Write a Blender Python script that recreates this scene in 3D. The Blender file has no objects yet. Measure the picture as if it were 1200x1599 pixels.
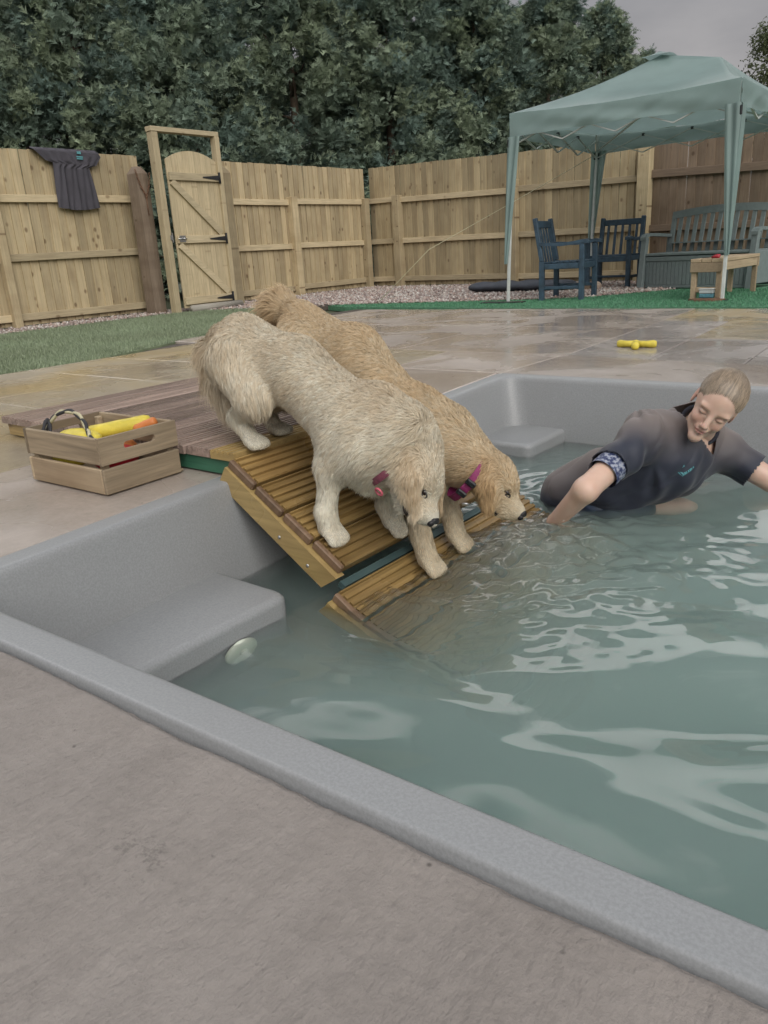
import bpy, bmesh, math, random
import numpy as np
from mathutils import Vector, Matrix
from mathutils.kdtree import KDTree
random.seed(7); rng = np.random.default_rng(7)
sc = bpy.context.scene
col = sc.collection
PI = math.pi

# ------------------------------------------------------------------ camera
cam_d = bpy.data.cameras.new('camera'); cam = bpy.data.objects.new('camera', cam_d); col.objects.link(cam)
cam_d.sensor_fit = 'HORIZONTAL'; cam_d.sensor_width = 36; cam_d.lens = 36.3
cam_d.clip_start = .02; cam_d.clip_end = 800
cam.matrix_world = Matrix(((0.79010, -0.15275, 0.59363, 0.00000), (0.61025, 0.28715, -0.73833, 0.00000), (-0.05768, 0.94563, 0.32009, 0.65000), (0.00000, 0.00000, 0.00000, 1.00000)))
sc.camera = cam

# ------------------------------------------------------------------ sky, sun, exposure
SUN_EL, SUN_AZ = math.radians(36), math.radians(122)      # azimuth counted from +Y towards +X
w = bpy.data.worlds.new('World'); sc.world = w; w.use_nodes = True
nt = w.node_tree; nt.nodes.clear()
def N(nt, t, **k):
    n = nt.nodes.new(t)
    for a, v in k.items(): setattr(n, a, v)
    return n
sky = N(nt, 'ShaderNodeTexSky', sky_type='NISHITA', sun_disc=False, sun_elevation=SUN_EL, sun_rotation=SUN_AZ, air_density=1.4, dust_density=3.0)
tc = N(nt, 'ShaderNodeTexCoord'); sep = N(nt, 'ShaderNodeSeparateXYZ'); nt.links.new(tc.outputs['Generated'], sep.inputs[0])
zz = N(nt, 'ShaderNodeMath', operation='MAXIMUM'); nt.links.new(sep.outputs['Z'], zz.inputs[0]); zz.inputs[1].default_value = 0.0
za = N(nt, 'ShaderNodeMath', operation='ADD'); nt.links.new(zz.outputs[0], za.inputs[0]); za.inputs[1].default_value = .22
dv = N(nt, 'ShaderNodeVectorMath', operation='SCALE')
inv = N(nt, 'ShaderNodeMath', operation='DIVIDE'); inv.inputs[0].default_value = 1; nt.links.new(za.outputs[0], inv.inputs[1])
nt.links.new(tc.outputs['Generated'], dv.inputs[0]); nt.links.new(inv.outputs[0], dv.inputs['Scale'])
n1 = N(nt, 'ShaderNodeTexNoise'); n1.inputs['Scale'].default_value = 1.5; n1.inputs['Detail'].default_value = 7; n1.inputs['Roughness'].default_value = .52; n1.inputs['Distortion'].default_value = .3
mo = N(nt, 'ShaderNodeVectorMath', operation='ADD'); nt.links.new(dv.outputs[0], mo.inputs[0]); mo.inputs[1].default_value = (.6, 2.9, 2)
nt.links.new(mo.outputs[0], n1.inputs['Vector'])
cr = N(nt, 'ShaderNodeValToRGB'); nt.links.new(n1.outputs[0], cr.inputs[0])
cr.color_ramp.elements[0].position = .51; cr.color_ramp.elements[0].color = (3.6, 4.3, 5.4, 1)
cr.color_ramp.elements[1].position = .585; cr.color_ramp.elements[1].color = (60, 58.4, 57.5, 1)
# overcast skies brighten from the horizon to the zenith
gr = N(nt, 'ShaderNodeMapRange'); nt.links.new(zz.outputs[0], gr.inputs[0]); gr.inputs[1].default_value = 0; gr.inputs[2].default_value = .9; gr.inputs[3].default_value = .8; gr.inputs[4].default_value = 1.15
cm = N(nt, 'ShaderNodeVectorMath', operation='SCALE'); nt.links.new(cr.outputs[0], cm.inputs[0]); nt.links.new(gr.outputs[0], cm.inputs['Scale'])
# towards the horizon the separate clouds merge into an even pale grey
n2 = N(nt, 'ShaderNodeTexNoise'); n2.inputs['Scale'].default_value = 2.2; n2.inputs['Detail'].default_value = 5; nt.links.new(dv.outputs[0], n2.inputs['Vector'])
hz = N(nt, 'ShaderNodeValToRGB'); nt.links.new(n2.outputs[0], hz.inputs[0])
hz.color_ramp.elements[0].position = .35; hz.color_ramp.elements[0].color = (6.6, 6.45, 6.7, 1); hz.color_ramp.elements[1].position = .65; hz.color_ramp.elements[1].color = (8.6, 8.3, 8.4, 1)
hf_ = N(nt, 'ShaderNodeMapRange', interpolation_type='SMOOTHSTEP'); nt.links.new(zz.outputs[0], hf_.inputs[0]); hf_.inputs[1].default_value = .16; hf_.inputs[2].default_value = .48
hm = N(nt, 'ShaderNodeMixRGB'); nt.links.new(hf_.outputs[0], hm.inputs[0]); nt.links.new(hz.outputs[0], hm.inputs[1]); nt.links.new(cm.outputs[0], hm.inputs[2]); cm = hm
mx = N(nt, 'ShaderNodeMixRGB'); mx.inputs[0].default_value = .93; nt.links.new(sky.outputs[0], mx.inputs[1]); nt.links.new(cm.outputs[0], mx.inputs[2])
bg = N(nt, 'ShaderNodeBackground'); bg.inputs[1].default_value = .072; nt.links.new(mx.outputs[0], bg.inputs[0])
wo = N(nt, 'ShaderNodeOutputWorld'); nt.links.new(bg.outputs[0], wo.inputs[0])
sd = bpy.data.lights.new('sun', 'SUN'); sd.energy = 3.0; sd.angle = math.radians(50); sd.color = (1, .96, .9)
so = bpy.data.objects.new('sun', sd); col.objects.link(so)
sdir = Vector((math.sin(SUN_AZ)*math.cos(SUN_EL), math.cos(SUN_AZ)*math.cos(SUN_EL), math.sin(SUN_EL)))
so.rotation_euler = sdir.to_track_quat('Z', 'Y').to_euler(); so.location = (0, 0, 30)
vs = sc.view_settings; vs.view_transform = 'Standard'; vs.look = 'None'; vs.gamma = 1; vs.use_curve_mapping = False
vs.exposure = -0.57
sc.render.engine = 'CYCLES'
cy = sc.cycles; cy.use_denoising = True; cy.max_bounces = 12; cy.diffuse_bounces = 4; cy.glossy_bounces = 3; cy.transmission_bounces = 6; cy.volume_bounces = 8; cy.transparent_max_bounces = 12
cy.sample_clamp_indirect = 4; cy.use_adaptive_sampling = True; cy.adaptive_threshold = .02
cy.caustics_reflective = False

# ------------------------------------------------------------------ materials
def newmat(name):
    m = bpy.data.materials.new(name); m.use_nodes = True
    b = m.node_tree.nodes['Principled BSDF']
    return m, m.node_tree, b
def lk(nt, a, b): nt.links.new(a, b)
def noise(nt, vec, scale, detail=4, rough=.55, dist=0):
    n = N(nt, 'ShaderNodeTexNoise'); n.inputs['Scale'].default_value = scale; n.inputs['Detail'].default_value = detail
    n.inputs['Roughness'].default_value = rough; n.inputs['Distortion'].default_value = dist
    if vec is not None: lk(nt, vec, n.inputs['Vector'])
    return n.outputs[0]
def ramp(nt, val, stops):
    r = N(nt, 'ShaderNodeValToRGB'); lk(nt, val, r.inputs[0]); e = r.color_ramp.elements
    while len(e) < len(stops): e.new(.5)
    for i, (p, c) in enumerate(stops):
        e[i].position = p; e[i].color = (*c, 1) if len(c) == 3 else c
    return r.outputs[0]
def mixc(nt, f, a, b, mode='MIX'):
    m = N(nt, 'ShaderNodeMixRGB', blend_type=mode)
    for s, v in ((0, f), (1, a), (2, b)):
        if isinstance(v, (int, float)): m.inputs[s].default_value = v
        elif isinstance(v, tuple): m.inputs[s].default_value = (*v, 1)
        else: lk(nt, v, m.inputs[s])
    return m.outputs[0]
def mapr(nt, v, a, b, c, d):
    m = N(nt, 'ShaderNodeMapRange'); lk(nt, v, m.inputs[0])
    for i, x in enumerate((a, b, c, d)): m.inputs[i+1].default_value = x
    return m.outputs[0]
def bump(nt, b, h, strength=.3, dist=.01, prev=None):
    n = N(nt, 'ShaderNodeBump'); n.inputs['Strength'].default_value = strength; n.inputs['Distance'].default_value = dist
    lk(nt, h, n.inputs['Height'])
    if prev is not None: lk(nt, prev, n.inputs['Normal'])
    if b is not None: lk(nt, n.outputs[0], b.inputs['Normal'])
    return n.outputs[0]
def objvec(nt, scale=(1, 1, 1), rnd=True):
    t = N(nt, 'ShaderNodeTexCoord'); out = t.outputs['Object']
    if rnd:
        oi = N(nt, 'ShaderNodeObjectInfo'); mu = N(nt, 'ShaderNodeMath', operation='MULTIPLY'); lk(nt, oi.outputs['Random'], mu.inputs[0]); mu.inputs[1].default_value = 37.
        ad = N(nt, 'ShaderNodeVectorMath', operation='ADD'); lk(nt, out, ad.inputs[0]); lk(nt, mu.outputs[0], ad.inputs[1]); out = ad.outputs[0]
    mp = N(nt, 'ShaderNodeMapping'); mp.inputs['Scale'].default_value = scale; lk(nt, out, mp.inputs[0])
    return mp.outputs[0]
def plain(name, c, rough=.6, var=.12, vs=8, bs=0, bstr=.2, metal=0, spec=.5, trans=0):
    m, nt, b = newmat(name)
    v = objvec(nt)
    cc = mixc(nt, mapr(nt, noise(nt, v, vs), .3, .7, 0, 1), tuple(x*(1-var) for x in c), tuple(min(1, x*(1+var)) for x in c))
    lk(nt, cc, b.inputs['Base Color']); b.inputs['Roughness'].default_value = rough; b.inputs['Metallic'].default_value = metal
    b.inputs['Specular IOR Level'].default_value = spec
    if bs: bump(nt, b, noise(nt, v, bs, 5), bstr, .004)
    if trans:
        tr = N(nt, 'ShaderNodeBsdfTranslucent'); lk(nt, cc, tr.inputs[0]); ms = N(nt, 'ShaderNodeMixShader'); ms.inputs[0].default_value = trans
        lk(nt, b.outputs[0], ms.inputs[1]); lk(nt, tr.outputs[0], ms.inputs[2]); lk(nt, ms.outputs[0], nt.nodes['Material Output'].inputs[0])
    return m
def wood(name, c, axis='z', rough=.75, knots=.5, dark=.55, stain=.3, wet=0, var=.22):
    m, nt, b = newmat(name)
    S = {'z': (1, 1, .06), 'x': (.06, 1, 1), 'y': (1, .06, 1)}[axis]
    K = {'z': (1, 0, 1.5), 'x': (.7, 1, 1), 'y': (1, .7, 1)}[axis]
    v = objvec(nt, S); vk = objvec(nt, K)
    oi = N(nt, 'ShaderNodeObjectInfo')
    g = noise(nt, v, 55, 5, .6, .6)
    cc = mixc(nt, mapr(nt, g, .3, .7, 0, 1), tuple(x*(1-var) for x in c), tuple(min(1, x*(1+var*.7)) for x in c))
    big = noise(nt, vk, 3.2, 3)
    cc = mixc(nt, mapr(nt, big, .45, .75, 0, stain), cc, (c[0]*.55, c[1]*.48, c[2]*.42))
    vo = N(nt, 'ShaderNodeTexVoronoi'); vo.inputs['Scale'].default_value = 6; lk(nt, vk, vo.inputs['Vector'])
    kn = mapr(nt, vo.outputs['Distance'], .08, .17, knots, 0)
    kc = N(nt, 'ShaderNodeClamp'); lk(nt, kn, kc.inputs[0])
    cc = mixc(nt, kc.outputs[0], cc, (c[0]*.28, c[1]*.2, c[2]*.15))
    br = mapr(nt, oi.outputs['Random'], 0, 1, 1-var*1.25, 1+var*.6)
    vm = N(nt, 'ShaderNodeVectorMath', operation='SCALE'); lk(nt, cc, vm.inputs[0]); lk(nt, br, vm.inputs['Scale'])
    lk(nt, vm.outputs[0], b.inputs['Base Color'])
    if wet: lk(nt, mapr(nt, big, .35, .65, .18, rough), b.inputs['Roughness'])
    else: b.inputs['Roughness'].default_value = rough
    bump(nt, b, g, .25, .003)
    return m
M = {}
M['fence'] = wood('fence wood', (.50, .405, .25), 'z', knots=.75, stain=.55)
M['fence_rail_y'] = wood('rail wood along y', (.53, .435, .275), 'y', knots=.6)
M['fence_rail_x'] = wood('rail wood along x', (.51, .42, .27), 'x', knots=.6)
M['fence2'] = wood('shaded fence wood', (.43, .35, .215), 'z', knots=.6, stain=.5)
M['fence_old'] = wood('weathered fence wood', (.25, .185, .13), 'z', knots=.75, stain=.6)
M['rail_old'] = wood('weathered rail wood', (.235, .17, .12), 'x', knots=.5)
M['sleeper'] = wood('brown sleeper wood', (.19, .145, .105), 'z', knots=.6, stain=.7)
M['gate'] = wood('pale gate wood', (.51, .42, .265), 'z', knots=.3, stain=.25)
M['gate_y'] = wood('pale gate rail wood', (.54, .45, .29), 'y', knots=.3, stain=.2)
M['deck'] = wood('weathered decking', (.31, .235, .20), 'y', rough=.4, knots=.2, stain=.6, wet=1, var=.36)
M['ramp'] = wood('wet yellow decking', (.34, .225, .088), 'y', rough=.4, knots=.6, stain=.85, wet=1, var=.4)
M['ramp_end'] = wood('wet brown end grain', (.20, .125, .075), 'z', rough=.5, knots=.2)
M['ramp_side'] = wood('yellow ramp side timber', (.40, .285, .12), 'x', rough=.45, knots=.8, stain=.45, wet=1)
M['green_timber'] = wood('green stained timber', (.045, .16, .10), 'x', rough=.5, knots=.2)
M['crate'] = wood('crate wood', (.34, .265, .175), 'x', knots=.35, stain=.9, var=.34)
M['crate_y'] = wood('crate wood side', (.34, .265, .175), 'y', knots=.35, stain=.9, var=.34)
M['table'] = wood('low table wood', (.42, .32, .21), 'y', knots=.4)
M['chair'] = plain('blue painted wood', (.032, .062, .092), .55, .35, 14, 60, .3)
M['bench'] = plain('grey green resin', (.17, .205, .205), .6, .1, 20, 90, .15)
M['black_metal'] = plain('black metal', (.02, .02, .022), .45, .3, 30)
M['steel'] = plain('zinc steel', (.5, .5, .5), .35, .2, 40, metal=.9)
M['white_metal'] = plain('white powder coated steel', (.55, .57, .55), .4, .12, 10)
M['canopy'] = plain('green polyester', (.285, .385, .37), .42, .08, 3, 0, trans=.4)
M['black_plastic'] = plain('black plastic', (.012, .014, .016), .4, .2)
M['yellow'] = plain('yellow rubber', (.60, .49, .06), .5, .2, 25, 60, .2)
M['orange'] = plain('orange rubber', (.62, .20, .05), .5, .15)
M['red'] = plain('red rubber', (.45, .02, .035), .4, .2)
M['teal_cap'] = plain('dull green plastic', (.14, .2, .1), .5)
M['shirt_grey'] = plain('charcoal cotton', (.062, .058, .070), .9, .12, 6, 300, .2)
M['teal_print'] = plain('teal print', (.10, .30, .33), .8, .3, 60)
M['cushion'] = plain('slate blue outdoor cloth', (.055, .062, .078), .7, .2, 10, 60, .3)
M['pink_collar'] = plain('magenta webbing', (.22, .02, .10), .6, .25, 120)
M['pink'] = plain('pink leather', (.55, .12, .16), .5, .2, 60)
M['nose'] = plain('wet black nose', (.012, .011, .012), .25, .3, 200, 400, .5)
M['eye'] = plain('dark brown eye', (.018, .01, .006), .08, .1)
M['lip'] = plain('black lip skin', (.018, .015, .016), .3, .3, 60)
M['log'] = wood('grey log', (.3, .28, .24), 'y', knots=.2)
M['bark'] = plain('conifer bark', (.09, .065, .045), .9, .3, 12, 30, .8)
M['box_plastic'] = plain('clear plastic', (.45, .5, .5), .3, .1)
M['box_blue'] = plain('blue contents', (.08, .22, .27), .5, .3, 50)
M['disc'] = plain('white plastic fitting', (.62, .66, .56), .35, .05)

def concrete(name, c1, c2, wet=0, bumpy=.5, ystain=0, rough=.8):
    m, nt, b = newmat(name)
    t = N(nt, 'ShaderNodeTexCoord'); v = t.outputs['Object']
    mp = N(nt, 'ShaderNodeMapping'); mp.inputs['Rotation'].default_value = (0, 0, .5); mp.inputs['Scale'].default_value = (1, .8 if wet else .35, 1); lk(nt, v, mp.inputs[0])
    big = noise(nt, v, 1.6, 5, .6, .4); fine = noise(nt, v, 60, 6, .65); mid = noise(nt, mp.outputs[0], 12, 5, .6, .5); brush = noise(nt, mp.outputs[0], 95, 4, .6)
    cc = mixc(nt, mapr(nt, big, .3, .7, 0, 1), c1, c2)
    cc = mixc(nt, mapr(nt, mid, .35, .68, 0, .35), cc, tuple(x*.72 for x in c1))
    cc = mixc(nt, mapr(nt, fine, .3, .7, 0, .3), cc, tuple(x*1.25 for x in c2))
    if ystain:
        ys = noise(nt, v, .9, 4, .6, .6)
        cc = mixc(nt, mapr(nt, ys, .48, .66, 0, ystain), cc, (.36, .26, .10))
    vo = N(nt, 'ShaderNodeTexVoronoi'); vo.inputs['Scale'].default_value = 14; lk(nt, v, vo.inputs['Vector'])
    pit = mapr(nt, vo.outputs['Distance'], .02, .06, 1, 0); pc = N(nt, 'ShaderNodeClamp'); lk(nt, pit, pc.inputs[0])
    cc = mixc(nt, pc.outputs[0], cc, tuple(x*.5 for x in c1))
    if name.startswith('textured'):      # a scuff of dried dirt on the near slab
        sp = N(nt, 'ShaderNodeVectorMath', operation='SUBTRACT'); lk(nt, v, sp.inputs[0]); sp.inputs[1].default_value = (-0.710, 0.383, 0)
        sm_ = N(nt, 'ShaderNodeVectorMath', operation='MULTIPLY'); lk(nt, sp.outputs[0], sm_.inputs[0]); sm_.inputs[1].default_value = (15, 30, 0)
        ln_ = N(nt, 'ShaderNodeVectorMath', operation='LENGTH'); lk(nt, sm_.outputs[0], ln_.inputs[0])
        fo = mapr(nt, ln_.outputs['Value'], .2, 1.1, .17, 0); ad = N(nt, 'ShaderNodeMath', operation='ADD'); lk(nt, noise(nt, v, 130, 4, .6), ad.inputs[0]); lk(nt, fo, ad.inputs[1])
        fc = N(nt, 'ShaderNodeClamp'); lk(nt, mapr(nt, ad.outputs[0], .63, .76, 0, .4), fc.inputs[0]); cc = mixc(nt, fc.outputs[0], cc, (.07, .06, .055))
    oi = N(nt, 'ShaderNodeObjectInfo'); br = mapr(nt, oi.outputs['Random'], 0, 1, .9, 1.1)
    vm = N(nt, 'ShaderNodeVectorMath', operation='SCALE'); lk(nt, cc, vm.inputs[0]); lk(nt, br, vm.inputs['Scale'])
    lk(nt, vm.outputs[0], b.inputs['Base Color'])
    if wet:
        wn = noise(nt, v, 1.7, 4, .55, .5)
        lk(nt, mapr(nt, wn, .40, .62, .07, .42), b.inputs['Roughness'])
        p = bump(nt, None, mid, .12*bumpy, .02); bump(nt, b, fine, .25*bumpy, .003, p)
    else:
        b.inputs['Roughness'].default_value = rough
        p = bump(nt, None, mid, .5*bumpy, .016); p = bump(nt, None, brush, .6*bumpy, .006, p); bump(nt, b, fine, .9*bumpy, .006, p)
    return m
M['near_concrete'] = concrete('textured patio concrete', (.180, .158, .141), (.258, .231, .210), bumpy=.8, rough=.85)
M['wet_concrete'] = concrete('wet patio concrete', (.29, .245, .21), (.41, .36, .32), wet=1)
M['wet_slab'] = concrete('wet grey slab', (.26, .232, .212), (.38, .345, .32), wet=1)
M['yellow_slab'] = concrete('wet sandstone slab', (.28, .235, .17), (.36, .31, .23), wet=1, ystain=.6)
M['mortar'] = concrete('dark joint bed', (.05, .042, .035), (.09, .075, .06), bumpy=.4)
M['earth'] = concrete('earth', (.05, .055, .03), (.07, .08, .04))

def shell_mat():
    m, nt, b = newmat('speckled grey gelcoat')
    t = N(nt, 'ShaderNodeTexCoord'); v = t.outputs['Object']
    f = noise(nt, v, 200, 3, .7); g = noise(nt, v, 3, 4)
    cc = mixc(nt, mapr(nt, f, .38, .62, 0, 1), (.235, .242, .246), (.285, .292, .297))
    cc = mixc(nt, mapr(nt, g, .4, .7, 0, .3), cc, (.24, .24, .235))
    lk(nt, cc, b.inputs['Base Color']); b.inputs['Roughness'].default_value = .42
    bump(nt, b, noise(nt, v, 90, 4), .12, .003)
    return m
M['shell'] = shell_mat()

def water_mat():
    m, nt, b = newmat('pool water')
    b.inputs['Base Color'].default_value = (1, 1, 1, 1); b.inputs['Roughness'].default_value = 0.0; b.inputs['IOR'].default_value = 1.333; b.inputs['Transmission Weight'].default_value = 1
    v = N(nt, 'ShaderNodeVolumePrincipled'); v.inputs['Color'].default_value = (.865, .955, .93, 1); v.inputs['Density'].default_value = 5.8; v.inputs['Anisotropy'].default_value = .35
    lk(nt, v.outputs[0], nt.nodes['Material Output'].inputs['Volume'])
    return m
M['water'] = water_mat()

def fibre(name, rough=.55, trans=.25, spec=.3):
    m, nt, b = newmat(name)
    a = N(nt, 'ShaderNodeVertexColor'); a.layer_name = 'col'
    lk(nt, a.outputs[0], b.inputs['Base Color']); b.inputs['Roughness'].default_value = rough; b.inputs['Specular IOR Level'].default_value = spec
    if trans:
        tr = N(nt, 'ShaderNodeBsdfTranslucent'); lk(nt, a.outputs[0], tr.inputs[0]); ms = N(nt, 'ShaderNodeMixShader'); ms.inputs[0].default_value = trans
        lk(nt, b.outputs[0], ms.inputs[1]); lk(nt, tr.outputs[0], ms.inputs[2]); lk(nt, ms.outputs[0], nt.nodes['Material Output'].inputs[0])
    return m
M['fur'] = fibre('golden fur', .6, .2, .25)
M['leaf'] = fibre('conifer foliage', .6, .3, .25)
M['grassblade'] = fibre('grass', .5, .25, .4)
M['stone'] = fibre('pea gravel', .75, 0)
M['hair'] = fibre('blonde hair', .38, .1, .5)
M['pelt'] = fibre('undercoat', .8, 0, .1)

def skin_mat():
    m, nt, b = newmat('skin')
    a = N(nt, 'ShaderNodeVertexColor'); a.layer_name = 'col'
    v = objvec(nt, rnd=False)
    cc = mixc(nt, mapr(nt, noise(nt, v, 25), .4, .7, 0, .18), a.outputs[0], (.50, .24, .18))
    lk(nt, cc, b.inputs['Base Color']); b.inputs['Roughness'].default_value = .45
    b.inputs['Subsurface Weight'].default_value = .25; b.inputs['Subsurface Radius'].default_value = (.6, .25, .12); b.inputs['Subsurface Scale'].default_value = .01
    bump(nt, b, noise(nt, v, 300, 3), .06, .001)
    return m
M['skin'] = skin_mat()
def wetcloth():
    m, nt, b = newmat('wet charcoal t-shirt cloth')
    v = objvec(nt, rnd=False)
    a = N(nt, 'ShaderNodeVertexColor'); a.layer_name = 'col'
    lk(nt, a.outputs[0], b.inputs['Base Color']); b.inputs['Roughness'].default_value = .62
    b.inputs['Sheen Weight'].default_value = .15
    bump(nt, b, noise(nt, v, 500, 2), .12, .001)
    return m
M['tee'] = wetcloth()
def camo():
    m, nt, b = newmat('patterned swim sleeve')
    v = objvec(nt, rnd=False)
    lk(nt, ramp(nt, noise(nt, v, 75, 3), [(.42, (.02, .03, .09)), (.5, (.10, .12, .2)), (.58, (.32, .34, .4))]), b.inputs['Base Color'])
    b.inputs['Roughness'].default_value = .5
    return m
M['camo'] = camo()
M['navy'] = plain('navy swim shorts', (.012, .025, .055), .5, .3, 20, 80, .3)

# ------------------------------------------------------------------ mesh helpers
def absloc(o):
    v = Vector((0, 0, 0))
    while o is not None: v += o.location; o = o.parent
    return v
def link(name, me, m, parent=None, smooth=False):
    o = bpy.data.objects.new(name, me); col.objects.link(o)
    if m is not None and not me.materials: me.materials.append(m)
    if parent is not None: o.parent = parent
    return o
def mesh(name, vs_, fs, smooth=False, colors=None):
    me = bpy.data.meshes.new(name)
    vs_ = np.asarray(vs_, dtype=np.float32).reshape(-1, 3)
    if isinstance(fs, np.ndarray):
        k = fs.shape[1]; nf = len(fs)
        me.vertices.add(len(vs_)); me.vertices.foreach_set('co', vs_.ravel())
        me.loops.add(nf*k); me.loops.foreach_set('vertex_index', fs.astype(np.int32).ravel())
        me.polygons.add(nf); me.polygons.foreach_set('loop_start', np.arange(0, nf*k, k, dtype=np.int32))
        me.update(calc_edges=True); me.validate()
    else:
        me.from_pydata(vs_.tolist(), [], fs)
    if smooth: me.polygons.foreach_set('use_smooth', np.ones(len(me.polygons), dtype=bool))
    if colors is not None:
        ca = me.color_attributes.new('col', 'FLOAT_COLOR', 'POINT')
        c4 = np.ones((len(vs_), 4), dtype=np.float32); c4[:, :3] = colors; ca.data.foreach_set('color', c4.ravel())
    me.update()
    return me
def empty(name, loc, label, cat, group=None, rz=0):
    o = bpy.data.objects.new(name, None); col.objects.link(o); o.location = loc; o.rotation_euler = (0, 0, rz); o.empty_display_size = .1
    tag(o, label, cat, group); return o
def tag(o, label=None, cat=None, group=None, kind=None):
    if label: o['label'] = label
    if cat: o['category'] = cat
    if group: o['group'] = group
    if kind: o['kind'] = kind
    return o
class MB:
    """collects shapes; coordinates are world unless the parent is a rotated empty (then local)"""
    def __init__(s): s.v = []; s.f = []; s.sm = []
    def add(s, v, f, sm=False):
        n = len(s.v); s.v += [tuple(p) for p in v]; s.f += [[i+n for i in q] for q in f]; s.sm += [sm]*len(f); return s
    def box(s, a, b, bev=0, R=None, c=None):
        """axis box from corner a to b; optional rotation R about c"""
        a = Vector(a); b = Vector(b); lo = Vector(map(min, a, b)); hi = Vector(map(max, a, b))
        if bev:
            e = min(bev, .45*min(hi-lo)); v = []; idx = {}
            for ix in (0, 1):
                for iy in (0, 1):
                    for iz in (0, 1):
                        P = [hi[k] if q else lo[k] for k, q in enumerate((ix, iy, iz))]; sg = [(-1 if q else 1) for q in (ix, iy, iz)]
                        for ax in range(3):
                            p = list(P)
                            for k in range(3):
                                if k != ax: p[k] += sg[k]*e
                            idx[(ix, iy, iz, ax)] = len(v); v.append(p)
            f = []
            for ax in range(3):
                u, w_ = (ax+1) % 3, (ax+2) % 3
                for q in (0, 1):
                    cs = []
                    for (a1, b1) in ((0, 0), (1, 0), (1, 1), (0, 1)):
                        k = [0, 0, 0]; k[ax] = q; k[u] = a1; k[w_] = b1; cs.append(idx[(*k, ax)])
                    f.append(cs if q else cs[::-1])
            for ax in range(3):      # edges along ax
                u, w_ = (ax+1) % 3, (ax+2) % 3
                for a1 in (0, 1):
                    for b1 in (0, 1):
                        k0 = [0, 0, 0]; k0[u] = a1; k0[w_] = b1; k1 = list(k0); k1[ax] = 1
                        q = [idx[(*k0, u)], idx[(*k1, u)], idx[(*k1, w_)], idx[(*k0, w_)]]
                        f.append(q if (a1 != b1) else q[::-1])
            for ix in (0, 1):
                for iy in (0, 1):
                    for iz in (0, 1):
                        t = [idx[(ix, iy, iz, k)] for k in range(3)]
                        f.append(t if (ix+iy+iz) % 2 else t[::-1])
        else:
            v = [(x, y, z) for x in (lo.x, hi.x) for y in (lo.y, hi.y) for z in (lo.z, hi.z)]
            f = [[0, 1, 3, 2], [4, 6, 7, 5], [0, 4, 5, 1], [2, 3, 7, 6], [0, 2, 6, 4], [1, 5, 7, 3]]
        if R is not None:
            c = Vector(c) if c is not None else (lo+hi)/2
            v = [c + R @ (Vector(p)-c) for p in v]
        return s.add(v, f)
    def beam(s, p, q, wd, th, up=(0, 0, 1), bev=0):
        p = Vector(p); q = Vector(q); L = (q-p).length; z = (q-p)/L; u = Vector(up); x = u.cross(z)
        if x.length < 1e-4: x = Vector((1, 0, 0)).cross(z)
        x.normalize(); y = z.cross(x)
        t = MB().box((-wd/2, -th/2, 0), (wd/2, th/2, L), bev); Rm = Matrix((x, y, z)).transposed()
        return s.add([p + Rm @ Vector(a) for a in t.v], t.f)
    def tube(s, pts, rad, n=8, cap=True, closed=False):
        pts = [Vector(p) for p in pts]; m_ = len(pts); rad = rad if hasattr(rad, '__len__') else [rad]*m_
        v = []; f = []; pu = None
        for i, p in enumerate(pts):
            t = (pts[(i+1) % m_]-pts[i-1]) if closed else (pts[min(i+1, m_-1)]-pts[max(i-1, 0)])
            t.normalize()
            if pu is None: pu = Vector((0, 0, 1)) if abs(t.z) < .9 else Vector((1, 0, 0))
            u = (pu - t*pu.dot(t)).normalized(); w_ = t.cross(u); pu = u
            for k in range(n):
                a = 2*PI*k/n; v.append(p + (u*math.cos(a)+w_*math.sin(a))*rad[i])
        rings = m_ if closed else m_-1
        for i in range(rings):
            for k in range(n):
                a = i*n+k; b = i*n+(k+1) % n; c = ((i+1) % m_)*n+(k+1) % n; d = ((i+1) % m_)*n+k
                f.append([a, b, c, d])
        if cap and not closed: f.append(list(range(n))[::-1]); f.append([(m_-1)*n+k for k in range(n)])
        return s.add(v, f, True)
    def ball(s, c, r, nu=12, nv=8, R=None):
        r = r if hasattr(r, '__len__') else (r, r, r); c = Vector(c); v = []; f = []
        for j in range(nv+1):
            th = PI*j/nv
            for i in range(nu):
                ph = 2*PI*i/nu; p = Vector((r[0]*math.sin(th)*math.cos(ph), r[1]*math.sin(th)*math.sin(ph), r[2]*math.cos(th)))
                v.append(c + (R @ p if R is not None else p))
        for j in range(nv):
            for i in range(nu):
                f.append([j*nu+i, (j+1)*nu+i, (j+1)*nu+(i+1) % nu, j*nu+(i+1) % nu])
        return s.add(v, f, True)
    def prism(s, poly, z0, z1):
        n = len(poly)
        v = [(x, y, z0) for x, y in poly]+[(x, y, z1) for x, y in poly]
        f = [list(range(n))[::-1], [n+i for i in range(n)]]+[[i, (i+1) % n, n+(i+1) % n, n+i] for i in range(n)]
        return s.add(v, f)
    def grid(s, P, closed_u=False):
        """P[i][j] points"""
        a = len(P); b = len(P[0]); v = [p for r in P for p in r]; f = []
        for i in range(a-1 if not closed_u else a):
            for j in range(b-1):
                i2 = (i+1) % a
                f.append([i*b+j, i2*b+j, i2*b+j+1, i*b+j+1])
        return s.add(v, f, True)
    def build(s, name, m, parent=None, local=False):
        off = Vector((0, 0, 0)) if (parent is None or local) else absloc(parent)
        me = bpy.data.meshes.new(name); me.from_pydata([tuple(Vector(p)-off) for p in s.v], [], s.f)
        bm = bmesh.new(); bm.from_mesh(me); bmesh.ops.recalc_face_normals(bm, faces=bm.faces); bm.to_mesh(me); bm.free()
        me.polygons.foreach_set('use_smooth', s.sm)
        return link(name, me, m, parent)
def rotz(a): return Matrix.Rotation(a, 3, 'Z')

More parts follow.
